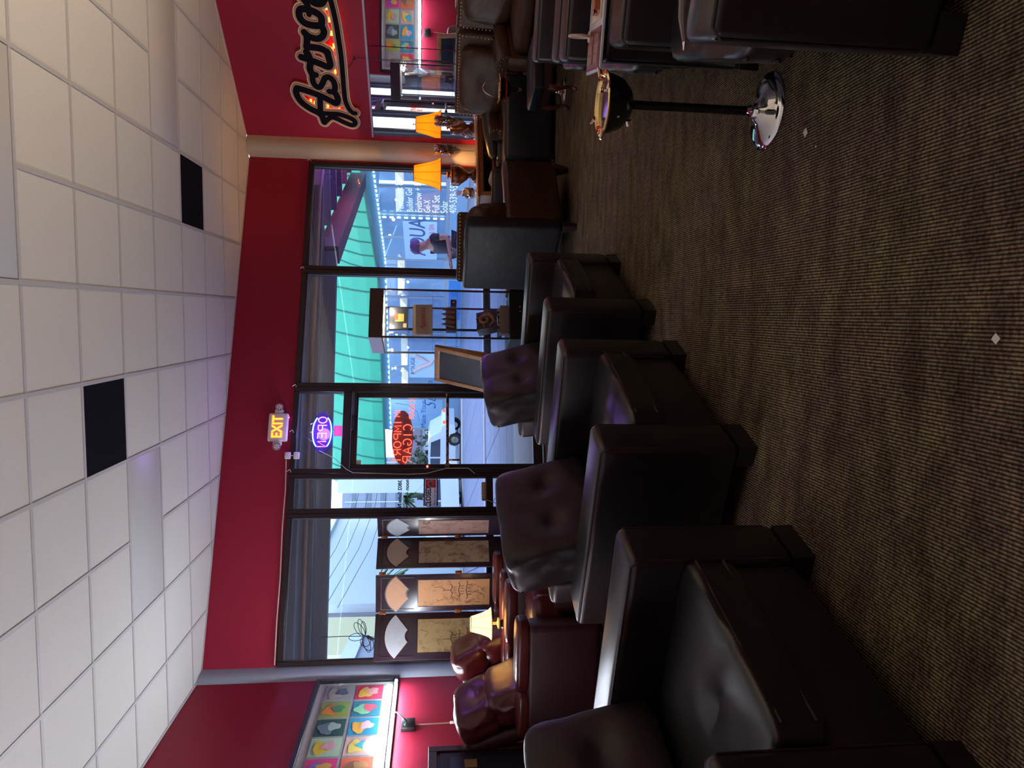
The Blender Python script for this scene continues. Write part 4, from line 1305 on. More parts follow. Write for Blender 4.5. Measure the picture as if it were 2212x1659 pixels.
cells = [[((.33, .33, .32), (.42, .40, .33), (.10, .13, .18)), ((.62, .03, .08), (.70, .42, .05), (.75, .35, .35))],
         [((.30, .40, .08), (.75, .25, .04), (.06, .28, .12)), ((.03, .22, .30), (.25, .62, .35), (.80, .10, .16))],
         [((.02, .09, .08), (.16, .24, .28), (.40, .52, .50)), ((.02, .30, .55), (.80, .42, .06), (.75, .50, .55))],
         [((.42, .62, .42), (.80, .55, .05), (.70, .40, .48)), ((.68, .48, .42), (.78, .60, .15), (.05, .50, .62))],
         [((.75, .05, .25), (.25, .16, .60), (.75, .45, .10)), ((.78, .16, .08), (.30, .14, .08), (.50, .28, .12))]]
for i in range(5):
    for j in range(2):
        x1 = -0.098 - i * 0.272; x0 = x1 - 0.245
        z1 = 0.272 - j * 0.275; z0 = z1 - 0.245
        cols = cells[i][j]
        k = i * 2 + j
        a = MB(); pbox(a, x0, x1, z0, z1, -0.0155, -0.014); a.build('colour_square', mat('print_colour_%da' % k, cols[0], .7), pic, smooth=False)
        cx, cz = (x0 + x1) / 2, (z0 + z1) / 2
        def blob(ax, az, rx, rz, seed, y):
            pts = []
            for q in range(20):
                t_ = 2 * math.pi * q / 20
                rr = 1 + 0.16 * math.sin(3 * t_ + seed) + 0.10 * math.sin(5 * t_ + seed * 2)
                pts.append((ax + rx * rr * math.cos(t_), az + rz * rr * math.sin(t_)))
            m_ = MB(); m_.plate(pts, y, y + 0.001); return m_
        blob(cx - .01, cz + .03, .082, .068, k, -0.0175).build('colour_patch', mat('print_colour_%db' % k, cols[1], .7), pic, smooth=False)
        blob(cx + .012, cz - .03, .055, .055, k + 2.3, -0.019).build('colour_patch', mat('print_colour_%dc' % k, cols[2], .7), pic, smooth=False)
a = MB(); pbox(a, -W_ + .045, -0.045, -0.345, 0.345, -0.026, -0.024); a.build('glazing', pane_mat('picture_glazing', (0.97, 0.97, 0.98), 0.05), pic, smooth=False)
tube_m = mat('white_light_tube', (1, 1, 1), .4, emit=((0.80, 0.90, 1.0), 110))
lt = thing('light_tube', 'bright white tube light running along the bottom of the framed print', 'light', (LX, 6.50, 1.545), RAD(90))
for (x0, x1) in ((-0.86, -0.12), (-1.36, -0.89)):
    MB().cyl((x0, -0.065, -0.01), (x1, -0.065, -0.01), 0.012, n=12).build('tube', tube_m, lt)
a = MB(); pbox(a, -1.40, -0.08, -0.020, 0.006, -0.052, -0.041, .003); a.build('batten', white_plastic, lt)
area_light('tube_light_glow', (LX + 0.085, 5.75, 1.54), (0, RAD(-110), 0), (0.04, 1.2), 18, (0.80, 0.90, 1.0))
for yy in (3.9, 1.6):  # unseen copies of the tube, added as fill for the room
    l2 = dup(lt, (LX, yy, 1.545), RAD(90), 'unseen white fill tube added on the left wall further back in the lounge' if yy > 2 else 'unseen white fill tube added on the left wall near the camera')
ob_ = thing('wall_outlet_box', 'black outlet box on the red wall with a short cord up to the tube light', 'outlet', (LX, 5.72, 1.40), RAD(90))
MB().box((0, -0.02, 0), (0.15, 0.04, 0.115), 0.006).build('box_body', black_plastic, ob_)
MB().cyl((-0.03, -0.04, 0.02), (-0.03, -0.046, 0.02), 0.012, n=12).build('knockout', chrome, ob_)
MB().tube([(0.0, -0.045, 0.01), (0.0, -0.075, 0.03), (0.06, -0.08, 0.075), (0.12, -0.065, 0.10), (0.13, -0.06, 0.12)], 0.006, 7).build('cord', cable_black, ob_)
MB().tube([(-0.02, -0.03, -0.06), (-0.01, -0.025, -0.25), (0.005, -0.02, -0.40), (0.01, -0.02, -0.62)], 0.006, 7).build('lamp_cord', mat('clear_brown_cord', (0.40, 0.20, 0.15), .5), ob_)
MB().box((0.003, -0.022, -0.385), (0.022, 0.02, 0.065), 0.006).build('cord_switch', white_plastic, ob_)
# ------------------------------------------------------------------ black club chairs (local x = facing, y = left)
def club_chair(name, label, loc, rz, group, tuft_seat=False):
    t = thing(name, label, 'armchair', loc, rz, group)
    for sg in (1, -1):
        a = MB()
        a.box((0.015, 0.42 * sg, 0.335), (0.87, 0.19, 0.53), 0.028, 3)
        arm = a.build('arm', black_leather, t)
        a = MB()
        y_in = (0.42 - 0.086) * sg; y_out = (0.42 + 0.086) * sg
        for yy in (y_in, y_out):
            a.tube([(-0.40, yy, 0.592), (0.42, yy, 0.592), (0.444, yy, 0.57)], 0.0045, 6)
        a.tube([(0.444, y_in, 0.57), (0.444, y_in, 0.10)], 0.0035, 5)
        a.tube([(0.444, y_out, 0.57), (0.444, y_out, 0.10)], 0.0035, 5)
        a.tube([(0.443, y_in, 0.578), (0.443, y_out, 0.578)], 0.004, 6)
        a.build('piping', stitch, arm)
        a = MB()
        a.hexa([(0.36, 0.33 * sg, 0.0), (0.448, 0.335 * sg, 0.0), (0.448, 0.505 * sg, 0.0), (0.36, 0.50 * sg, 0.0)], [(0.36, 0.33 * sg, 0.07), (0.446, 0.33 * sg, 0.07), (0.446, 0.505 * sg, 0.07), (0.36, 0.505 * sg, 0.07)])
        a.build('foot', black_leather, t, smooth=False)
        a = MB(); a.box((-0.36, 0.42 * sg, 0.035), (0.09, 0.09, 0.07), 0.006); a.build('foot', gunmetal, t)
    a = MB(); a.box((0.03, 0, 0.185), (0.80, 0.65, 0.235), 0.02, 2); a.build('front_rail', black_leather, t)
    a = MB()
    a.pillow((0.08, 0, 0.365), (0.80, 0.655, 0.155), 11, 14, tuft=[(2, 1, 0.40, -0.08, .42, .12)], crease=[(2, 1, 1, -0.08, .12, .025), (2, 1, 0, 0.40, .12, .02)], wob=.012)
    sc_ = a.build('seat_cushion', black_leather, t)
    a = MB()
    a.tube([(0.475, -0.29, 0.41), (0.475, 0.29, 0.41)], 0.0045, 6); a.tube([(0.475, -0.29, 0.325), (0.475, 0.29, 0.325)], 0.0045, 6)
    a.build('piping', stitch, sc_)
    a = MB(); a.box((-0.385, 0, 0.385), (0.14, 0.66, 0.60), 0.03, 3, rot=(0, RAD(-6), 0)); a.build('back_frame', black_leather, t)
    a = MB()
    a.pillow((-0.26, 0, 0.655), (0.22, 0.68, 0.46), 9, 18, rot=(0, RAD(-17), 0),
             tuft=[(0, 1, -0.42, -0.10, .22, .20), (0, 1, 0.42, -0.10, .22, .20)],
             crease=[(0, 1, 1, -0.10, .12, .05), (0, 1, 0, -0.42, .08, .05), (0, 1, 0, 0.42, .08, .05)], wob=0.03)
    bc = a.build('back_cushion', black_puffy, t)
    a = MB()
    T_ = TR((-0.26, 0, 0.655), (0, RAD(-17), 0))
    for (xx, zz) in ((0.085, 0.205), (-0.085, 0.215)):
        a.tube([tuple(T_ @ Vector((xx, yy, zz - 0.03 * (abs(yy) / .33) ** 4))) for yy in (-.33, -.28, -.18, -.06, .06, .18, .28, .33)], 0.0045, 6)
    a.build('piping', seam, bc)
    return t
CH = RAD(-22)
def chair_at(front_mid, rz):
    """front_mid = middle of the front line of the arms"""
    return (front_mid[0] - 0.45 * math.cos(rz), front_mid[1] - 0.45 * math.sin(rz), 0)
c2 = club_chair('club_chair', 'black leather club chair in the left row, second from the camera', chair_at((-0.285, 2.93), RAD(-21)), RAD(-21), 'club chairs in the left row')
c1 = dup(c2, chair_at((-0.835, 1.71), RAD(-18)), RAD(-18), 'black leather club chair nearest the camera in the left row, seat cushion in view')
c3 = dup(c2, chair_at((0.235, 4.20), RAD(-22)), RAD(-22), 'farthest black club chair of the left row, in front of the chalkboard sign')
# right row, facing left
rg = 'club chairs in the right row'
def frontR(a, b):  # mid of the two arm fronts
    return ((a[0] + b[0]) / 2, (a[1] + b[1]) / 2)
r1 = dup(c2, chair_at((0.775, 2.045), RAD(161)), RAD(161), 'black club chair nearest the camera on the right, its tall side filling the corner', rg)
r2 = dup(c2, chair_at((1.09, 3.10), RAD(161)), RAD(161), 'second black club chair on the right, ashtray and magazine on its near arm', rg)
r3 = dup(c2, chair_at((1.44, 4.13), RAD(161)), RAD(161), 'third black club chair on the right, just before the small stool', rg)

# remote controls
def remote(name, label, loc, rz, L_=0.17, curve=False):
    t = thing(name, label, 'cutter' if curve else 'remote', loc, rz)
    if curve:
        MB().tube([(0, 0, 0), (0.05, 0.006, 0.010), (0.10, 0.006, 0.014), (0.15, -0.004, 0.008)], [0.005, 0.009, 0.010, 0.008], 8).build('handle', mat('grey_bone_handle', (0.20, 0.18, 0.17), .4), t)
        MB().tube([(-0.002, 0, 0), (-0.02, -0.004, 0.0)], [0.005, 0.002], 6).build('tip', chrome, t)
    return t
remote('cigar_cutter', 'grey curved cutter tool lying on the arm of the nearest right chair', (0.66, 1.70, 0.606), RAD(-15), curve=True)

# magazine tray, lighter and ring on the second right chair
mg = thing('magazine', 'magazine with dark red border and pictures lying on the right chair arm', 'magazine', (1.08, 2.665, 0.601), RAD(166))
MB().box((0, 0, 0.006), (0.34, 0.235, 0.010), 0.002).build('pages', mat('glossy_white_pages', (0.6, 0.62, 0.68), 0.18), mg)
MB().box((0.09, 0, 0.0125), (0.14, 0.215, 0.002)).build('cover_band', mat('dark_red_cover', (0.10, 0.02, 0.03), .3), mg, smooth=False)
for i in range(3):
    for j in range(2):
        MB().box((0.055 + 0.035 * i, -0.055 + 0.10 * j, 0.0142), (0.028, 0.07, 0.001)).build('printed_picture', mat('brown_print', (0.24, 0.13, 0.09), .4), mg, smooth=False)
MB().box((-0.08, 0.02, 0.0135), (0.15, 0.15, 0.003)).build('inner_page', mat('cream_page', (0.62, 0.52, 0.36), .5), mg, smooth=False)
bx = thing('lighter', 'amber glass table lighter lying on the magazine', 'lighter', (1.12, 2.60, 0.616), RAD(175))
MB().box((0, 0, 0.012), (0.075, 0.03, 0.024), 0.006, 3).build('lighter_body', mat('amber_glass', (0.42, 0.11, 0.05), .1, coat=.6), bx)
MB().box((0.03, 0, 0.012), (0.014, 0.032, 0.026), 0.003).build('lighter_cap', rose, bx)
rng = thing('ring_holder', 'pale ceramic ring shaped cigar rest standing on the magazine', 'cigar rest', (1.06, 2.745, 0.616), RAD(75))
MB().tube([(0.038 * math.cos(2 * math.pi * k / 20), 0, 0.042 + 0.038 * math.sin(2 * math.pi * k / 20)) for k in range(20)], 0.005, 8, closed=True).build('ring', mat('pale_ceramic', (0.55, 0.42, 0.33), .3), rng)
MB().cyl((0, 0, 0), (0, 0, 0.006), 0.02, n=14).build('ring_foot', MATS['pale_ceramic'], rng)

# ------------------------------------------------------------------ standing ashtrays
def ashtray(name, label, loc, rz, group, handle=False):
    t = thing(name, label, 'ashtray', loc, rz, group)
    a = MB()
    a.lathe([(0, 0.0), (0.132, 0.0), (0.136, 0.004), (0.130, 0.012), (0.105, 0.020), (0.07, 0.028), (0.045, 0.036), (0.032, 0.046), (0.0, 0.046)], n=48)
    a.build('base', chrome, t, ang=50)
    MB().lathe([(0.0, 0.03), (0.034, 0.038), (0.026, 0.052), (0.018, 0.058), (0.022, 0.066), (0.018, 0.074), (0.014, 0.085), (0, 0.085)], n=24).build('collar', chrome, t)
    MB().lathe([(0.0, 0.07), (0.0155, 0.07), (0.0155, 0.50), (0, 0.50)], n=20).build('post', gunmetal, t)
    MB().lathe([(0.0, 0.497), (0.020, 0.500), (0.055, 0.515), (0.085, 0.545), (0.100, 0.585), (0.102, 0.603), (0.094, 0.603), (0.0, 0.598)], n=40).build('bowl', gunmetal, t)
    MB().lathe([(0.098, 0.603), (0.110, 0.606), (0.112, 0.611), (0.105, 0.615), (0.096, 0.612), (0.085, 0.594), (0.05, 0.584), (0, 0.582)], n=40).build('rim_tray', gold if not handle else brass, t)
    for k in range(4):
        an = RAD(35 + 90 * k)
        a = MB()
        d = Vector((math.cos(an), math.sin(an), 0)); s_ = Vector((-d.y, d.x, 0))
        a.tube([d * 0.100 + Vector((0, 0, .614)), d * 0.125 + Vector((0, 0, .617)), d * 0.138 + Vector((0, 0, .622))], [0.008, 0.007, 0.004], 8)
        a.build('cigar_rest', rose, t)
    if handle:
        a = MB(); a.tube([(0.095 * math.cos(RAD(q)), 0, 0.62 + 0.15 * math.sin(RAD(q))) for q in range(0, 181, 15)], 0.004, 8); a.build('handle', chrome, t)
        MB().lathe([(0.100, 0.545), (0.118, 0.55), (0.120, 0.560), (0.100, 0.562)], n=36).build('red_ring', mat('red_enamel', (0.32, 0.02, 0.01), .2), t)
        MB().lathe([(0.0155, 0.40), (0.021, 0.405), (0.021, 0.43), (0.0155, 0.435)], n=20).build('red_band', rose, t)
    else:
        a = MB(); a.ball((0.045, -0.05, 0.628), 0.010, 1); a.cyl((0.045, -0.05, 0.60), (0.045, -0.05, 0.625), 0.004, n=8); a.build('push_knob', chrome, t)
        a = MB(); a.cyl((-0.045, -0.10, 0.535), (-0.062, -0.098, 0.53), 0.012, 0.010, 12); a.build('release_button', chrome, t)
    return t
ashtray('standing_ashtray', 'black and gold standing ashtray with chrome domed base on the open carpet', (0.755, 2.53, 0), RAD(-20), 'standing ashtrays')
ashtray('standing_ashtray', 'standing ashtray with arched wire handle and red rim behind the small stool', (2.13, 6.85, 0), RAD(20), 'standing ashtrays', handle=True)

# paper scraps on the carpet
for (x, y, s_, rz, lb) in ((0.61, 2.24, .022, .5, 'small square white paper scrap by the ashtray base'), (-0.03, 1.385, .018, .9, 'white paper scrap on bare carpet closest to the camera'), (0.55, 2.17, .006, .2, 'tiny white crumb beside the paper scrap')):
    MB().box((0, 0, 0.001), (s_, s_ * 0.95, 0.0015)).build('paper_scrap', paper, loc=(x, y, 0.001), rotz=rz, label=lb, cat='paper', smooth=False)

# ------------------------------------------------------------------ brown leather club chair seen from behind
def nail_row(mb, p, q, step=0.032, r=0.009):
    p = Vector(p); q = Vector(q); n = max(1, int((q - p).length / step))
    for k in range(n + 1):
        mb.ball(p.lerp(q, k / n), r, 1)
bc_ = thing('brown_club_chair', 'brown leather club chair turned away, its dark back and side in view', 'armchair', (0.83, 6.52, 0), RAD(40))
a = MB(); a.box((-0.385, 0, 0.545), (0.13, 0.80, 0.81), 0.035, 3); a.build('back', brown_side, bc_)
a = MB(); a.pillow((-0.235, 0, 0.72), (0.30, 0.78, 0.44), 4, 12, rot=(0, RAD(-12), 0), tuft=[(0, 1, -.3, 0, .3, .2), (0, 1, .3, 0, .3, .2)], wob=.05); a.build('back_cushion', brown_leather, bc_)
for sg in (1, -1):
    a = MB(); a.box((0.03, 0.325 * sg, 0.365), (0.80, 0.15, 0.49), 0.045, 3); arm = a.build('arm', brown_leather, bc_)
    a = MB(); nail_row(a, (0.435, 0.26 * sg, 0.15), (0.435, 0.39 * sg, 0.15), 0.03, 0.007); nail_row(a, (0.36, 0.402 * sg, 0.15), (0.42, 0.402 * sg, 0.15), 0.03, 0.007); a.build('nailheads', brass, arm, kind='stuff')
a = MB(); a.pillow((0.15, 0, 0.42), (0.80, 0.50, 0.20), 5, 8, wob=.03); a.build('seat_cushion', brown_leather, bc_)
a = MB(); a.box((0.44, 0, 0.235), (0.09, 0.50, 0.23), 0.02); fr_ = a.build('front_rail', brown_leather, bc_)
a = MB(); nail_row(a, (0.487, -0.24, 0.15), (0.487, 0.24, 0.15)); nail_row(a, (0.44, -0.252, 0.15), (0.48, -0.252, 0.15)); a.build('nailheads', brass, fr_, kind='stuff')
a = MB(); a.box((0.0, 0, 0.15), (0.80, 0.62, 0.06)); a.build('under_frame', black_plastic, bc_, smooth=False)
for sx in (-0.36, 0.38):
    for sy in (-0.33, 0.33):
        MB().hexa([(sx - .02, sy - .02, 0), (sx + .02, sy - .02, 0), (sx + .02, sy + .02, 0), (sx - .02, sy + .02, 0)], [(sx - .04, sy - .04, .13), (sx + .04, sy - .04, .13), (sx + .04, sy + .04, .13), (sx - .04, sy + .04, .13)]).build('leg', dark_wood, bc_, smooth=False)

# ------------------------------------------------------------------ nailhead armchairs
def nail_chair(label, loc, rz, group, wd=0.86, dp=0.86, top=1.0, arm_h=0.62):
    t = thing('nailhead_armchair', label, 'armchair', loc, rz, group)
    hw = wd / 2; hd = dp / 2
    a = MB(); a.box((-hd + 0.07, 0, (top + 0.14) / 2), (0.13, wd, top - 0.14), 0.03, 3, rot=(0, RAD(-4), 0)); bk_ = a.build('back', nail_leather, t)
    a = MB()
    xx = -hd + 0.14
    nail_row(a, (xx - .035, -hw + .03, top - .03), (xx - .035, hw - .03, top - .03), .034, .010)
    nail_row(a, (xx, -hw + .022, top - .06), (xx + .04, -hw + .022, arm_h + .02), .034, .010)
    nail_row(a, (xx, hw - .022, top - .06), (xx + .04, hw - .022, arm_h + .02), .034, .010)
    nail_row(a, (-hd - .03, -hw + .03, top - .03), (-hd - .03, hw - .03, top - .03), .034, .010)
    a.build('nailheads', brass, bk_, kind='stuff')
    a = MB(); a.pillow((-hd + 0.20, 0, 0.72), (0.18, wd - 0.22, 0.50), 4, 14, rot=(0, RAD(-8), 0), tuft=[(0, 1, 0, -.2, .25, .3)], crease=[(0, 1, 0, .55, .10, .03), (0, 1, 0, -.55, .10, .03)], wob=.06)
    a.build('back_cushion', nail_leather, t)
    for sg in (1, -1):
        a = MB()
        a.box((0.03, (hw - 0.07) * sg, 0.34), (dp - 0.10, 0.13, 0.42), 0.03, 2)
        a.tube([(-hd + .12, (hw - .07) * sg, arm_h - .045), (hd - .03, (hw - .07) * sg, arm_h - .065)], 0.078, 14)
        arm = a.build('arm', nail_leather, t)
        a = MB()
        for k in range(10):
            q = 2 * math.pi * k / 10
            a.ball((hd - .028, (hw - .07) * sg + .06 * math.cos(q), arm_h - .065 + .06 * math.sin(q)), .006, 1)
        a.build('nailheads', brass, arm, kind='stuff')
    a = MB(); a.pillow((0.08, 0, 0.42), (dp - 0.16, wd - 0.27, 0.17), 5, 10); a.build('seat_cushion', nail_leather, t)
    a = MB(); a.box((hd - 0.08, 0, 0.235), (0.10, wd - 0.26, 0.22), 0.02); a.build('front_rail', nail_leather, t)
    for sx in (-hd + .08, hd - .08):
        for sy in (-hw + .08, hw - .08):
            MB().tube([(sx, sy, 0.15), (sx, sy, 0.10), (sx, sy, 0.0)], [0.035, 0.03, 0.018], 10).build('leg', dark_wood, t)
    return t
ng = 'nailhead leather armchairs'
nail_chair('nailhead leather armchair against the mirror, nearer the corner lamp', tuple(rw(0.98, 0.42)), RAD(223), ng, 0.92, 0.60, 1.0)
nail_chair('nailhead leather armchair against the mirror at the edge of the photo', tuple(rw(1.99, 0.66)), RAD(223), ng, 0.94, 0.92, 1.0)
nail_chair('nailhead brown armchair behind the brown club chair, beside the display case', (0.71, 7.62, 0), RAD(86), ng, 0.70, 0.66, 0.985)

# black settee in front of the corner table
st = thing('black_settee', 'low blue-black leather settee below the corner table, lit along its top edge', 'settee', (1.98, 7.55, 0), RAD(4))
a = MB(); a.box((0, -0.20, 0.27), (0.86, 0.20, 0.50), 0.045, 3); a.build('front_arm', blue_black, st)
a = MB(); a.box((0.0, 0.10, 0.22), (0.82, 0.42, 0.32), 0.03, 2); a.build('base', blue_black, st)
a = MB(); a.pillow((-0.03, 0.10, 0.42), (0.78, 0.44, 0.15), 6, 8); a.build('seat_cushion', blue_black, st)
a = MB(); a.tube([(-0.20, 0.46, 0.54), (-0.16, 0.46, 0.565), (0.05, 0.45, 0.60), (0.25, 0.44, 0.62), (0.36, 0.42, 0.60)], [0.055, 0.07, 0.085, 0.09, 0.08], 14)
a.box((0.05, 0.45, 0.30), (0.60, 0.14, 0.48), 0.03, 2); a.build('rear_arm', blue_black, st)
for sx in (-0.38, 0.38):
    for sy in (-0.26, 0.46):
        MB().cyl((sx, sy, 0.07), (sx, sy, 0), 0.03, 0.022, 10).build('leg', dark_wood, st)
ba = thing('black_armchair', 'small black leather armchair between the brown club chair and the corner table', 'armchair', (1.285, 7.70, 0), RAD(90))
a = MB(); a.box((-0.02, 0.19, 0.35), (0.56, 0.12, 0.56), 0.05, 3); a.build('arm', blue_black, ba)
a = MB(); a.box((-0.02, -0.19, 0.35), (0.56, 0.12, 0.56), 0.05, 3); a.build('arm', blue_black, ba)
a = MB(); a.box((-0.25, 0, 0.36), (0.12, 0.42, 0.54), 0.04, 3); a.build('back', blue_black, ba)
a = MB(); a.pillow((0.0, 0, 0.38), (0.46, 0.28, 0.18), 5, 8); a.build('seat_cushion', blue_black, ba)
a = MB(); a.box((0, 0, 0.18), (0.50, 0.40, 0.22), 0.02); a.build('base', blue_black, ba)
for sx in (-0.24, 0.2):
    for sy in (-0.18, 0.18):
        MB().cyl((sx, sy, 0.08), (sx, sy, 0), 0.025, 0.02, 8).build('leg', dark_wood, ba)

# cabriole leg stool
cst = thing('cabriole_stool', 'square dark leather stool on curved wooden legs at the end of the right row', 'stool', (2.13, 6.40, 0), RAD(14))
a = MB(); a.box((0, 0, 0.335), (0.50, 0.40, 0.11), 0.03, 3); a.build('seat', blue_black, cst)
a = MB(); a.box((0, 0, 0.25), (0.46, 0.36, 0.07), 0.006); a.build('apron', dark_wood, cst)
for sx in (-1, 1):
    for sy in (-1, 1):
        x, y = 0.20 * sx, 0.15 * sy
        MB().tube([(x, y, 0.25), (x + .020 * sx, y + .012 * sy, 0.20), (x + .016 * sx, y + .008 * sy, 0.14), (x - .002 * sx, y, 0.08), (x + .002 * sx, y, 0.035), (x + .022 * sx, y + .012 * sy, 0.012), (x + .034 * sx, y + .016 * sy, 0.006)], [0.030, 0.032, 0.022, 0.014, 0.013, 0.018, 0.010], 10).build('leg', mat('red_mahogany', (0.07, 0.018, 0.012), .25, coat=.4), cst)

# ------------------------------------------------------------------ corner table with lamps and vases
ct = thing('corner_table', 'orange-brown wooden side table with an open shelf in the corner', 'table', bk(0.22, 0.28, 0), BR)
tw, td, th = 1.02, 0.44, 0.735
a = MB(); a.box((0.05, 0, th - 0.014), (tw + .04, td, 0.028), 0.006); a.build('tabletop', orange_wood, ct)
a = MB(); a.box((0.05, 0, th + 0.004), (tw - .02, td - .08, 0.008), 0.002); a.build('glass_top', mat('pale_table_glass', (0.5, 0.42, 0.32), .08, coat=.5), ct)
for sx in (-1, 1):
    MB().box((0.05 + sx * (tw / 2 - 0.03), 0, (th - .03) / 2), (0.055, td - 0.02, th - .03), 0.004).build('side_panel', orange_wood, ct)
MB().box((0.05, 0, 0.55), (tw - .10, td - .03, 0.022), 0.003).build('shelf', orange_wood, ct)
MB().box((0.05, td / 2 - .02, (th - .03) / 2), (tw - .10, 0.012, th - .04)).build('back_panel', mat('dark_shelf_back', (0.035, 0.012, 0.010), .6), ct, smooth=False)
MB().box((0.05, 0, 0.40), (tw - .10, td - .03, 0.022), 0.003).build('shelf', orange_wood, ct)
MB().box((0.05, -td / 2 + 0.012, 0.24), (tw - .10, 0.02, 0.30), 0.003).build('front_panel', orange_wood, ct)
MB().box((0.05, -td / 2 + 0.01, th - 0.050), (tw - .10, 0.018, 0.042), 0.003).build('apron', orange_wood, ct)
def onbk(x, off_y, z):  # point in the corner table frame -> world
    M_ = Matrix.Translation(ct.location) @ Matrix.Rotation(BR, 4, 'Z')
    return M_ @ Vector((x, off_y, z))
cse = thing('metal_case', 'cream metal case with chrome latch on the lower shelf of the corner table', 'case', onbk(-0.10, -0.02, 0.412), BR)
MB().box((0, 0, 0.055), (0.52, 0.34, 0.11), 0.012, 2).build('case_body', mat('cream_metal', (0.50, 0.42, 0.28), .35, .3), cse)
a = MB(); a.box((0.05, -0.175, 0.06), (0.075, 0.012, 0.045), 0.004); a.tube([(0.0, -0.18, 0.05), (0.0, -0.20, 0.03), (0.10, -0.20, 0.03), (0.10, -0.18, 0.05)], 0.005, 6); a.build('latch', chrome, cse)
a = MB()
for k in range(6):
    a.ball((-0.22 + 0.088 * k, -0.171, 0.095), 0.005, 1)
a.build('rivets', chrome, cse)
cyl_ = MB(); cyl_.cyl((0.16, -0.05, 0.612), (0.38, -0.05, 0.612), 0.045, n=18)
cyl_.build('wooden_box', mat('honey_wood', (0.50, 0.20, 0.04), .25, coat=.4), loc=ct.location, rotz=BR, label='rounded honey coloured wooden humidor tube on the upper shelf', cat='humidor')
MB().tube([(-0.08, 0, 0.014), (0.06, 0, 0.014)], 0.013, 10).build('cigar', mat('cigar_leaf', (0.10, 0.045, 0.02), .7), loc=onbk(-0.12, -0.08, 0.562), rotz=0.5, label='single dark cigar on the upper shelf of the corner table', cat='cigar')
# table lamp
def bell_shade(t, z0, h, r0, r1, m_, trim_m, n=8, name='lamp_shade'):
    prof = [(r0 + (r1 - r0) * (k / 8) ** 0.62, z0 + h * k / 8) for k in range(9)]
    a = MB()
    inner = [(r - 0.003, z) for r, z in reversed(prof)]
    a.lathe(prof + inner, n=n * 5, sq=(n, 0.018))
    s_ = a.build(name, m_, t, ang=60)
    a = MB()
    for (r, z) in ((prof[0][0], z0), (prof[-1][0], z0 + h)):
        a.tube([(r * (1 + .018 * math.cos(n * q)) * math.cos(q), r * (1 + .018 * math.cos(n * q)) * math.sin(q), z) for q in [2 * math.pi * k / 40 for k in range(40)]], 0.004, 5, closed=True)
    for k in range(n):
        q = 2 * math.pi * (k + .5) / n
        a.tube([(r * 0.985 * math.cos(q), r * 0.985 * math.sin(q), z) for r, z in prof], 0.0022, 4)
    a.build('shade_trim', trim_m, s_)
    return s_
def shade_mat(name, col, e, strength):
    M = bpy.data.materials.new(name); M.use_nodes = True
    t = M.node_tree; t.nodes.clear()
    out = t.nodes.new('ShaderNodeOutputMaterial')
    tl_ = t.nodes.new('ShaderNodeBsdfTranslucent'); tl_.inputs[0].default_value = (*col, 1)
    df = t.nodes.new('ShaderNodeBsdfDiffuse'); df.inputs[0].default_value = (*col, 1)
    mx = t.nodes.new('ShaderNodeMixShader'); mx.inputs[0].default_value = 0.65
    em = t.nodes.new('ShaderNodeEmission'); em.inputs[0].default_value = (*e, 1); em.inputs[1].default_value = strength
    ad = t.nodes.new('ShaderNodeAddShader')
    t.links.new(df.outputs[0], mx.inputs[1]); t.links.new(tl_.outputs[0], mx.inputs[2])
    t.links.new(mx.outputs[0], ad.inputs[0]); t.links.new(em.outputs[0], ad.inputs[1])
    t.links.new(ad.outputs[0], out.inputs[0])
    return M
amber_shade = shade_mat('amber_lamp_shade', (1.0, 0.60, 0.10), (1.0, 0.34, 0.01), 0.32)
urn_m = mat('brown_bronze_urn', (0.16, 0.055, 0.018), .25, .5, bump=(20, .1))
lamp = thing('urn_lamp', 'lit table lamp with orange bell shade and brown urn base on the corner table', 'lamp', (1.615, 8.40, th + 0.008), BR)
MB().lathe([(0, 0), (.085, 0), (.085, .018), (.065, .022), (.055, .04), (.03, .055), (.028, .085), (.05, .10), (.085, .15), (.100, .21), (.102, .26), (.095, .27), (.10, .275), (.10, .285), (.06, .29), (.03, .30), (.028, .31), (.045, .32), (.045, .33), (.015, .34), (0, .34)], n=32).build('urn', urn_m, lamp)
for sg in (1, -1):
    a = MB(); a.tube([(.085 * sg, 0, .15), (.13 * sg, 0, .20), (.135 * sg, 0, .26), (.11 * sg, 0, .285)], [.008, .009, .009, .012], 8); nail_row(a, (.132 * sg, -.004, .19), (.128 * sg, -.004, .27), .013, .006)
    a.build('urn_handle', brass, lamp)
MB().cyl((0, 0, .33), (0, 0, .73), .006, n=8).build('stem', brass, lamp)
MB().ball((0, 0, .742), .012, 2).build('finial', brass, lamp)
sh = bell_shade(lamp,   .405, .31, .188, .090, amber_shade, mat('shade_piping', (0.25, 0.10, 0.02), .6))
MB().ball((0, 0, .56), .028, 2).build('bulb', mat('warm_bulb', (1, .8, .5), .5, emit=((1.0, 0.55, 0.16), 30)), lamp)
point_light('urn_lamp_light', lamp.location + Vector((0, 0, .56)), 120, (1.0, 0.50, 0.14), 0.03)
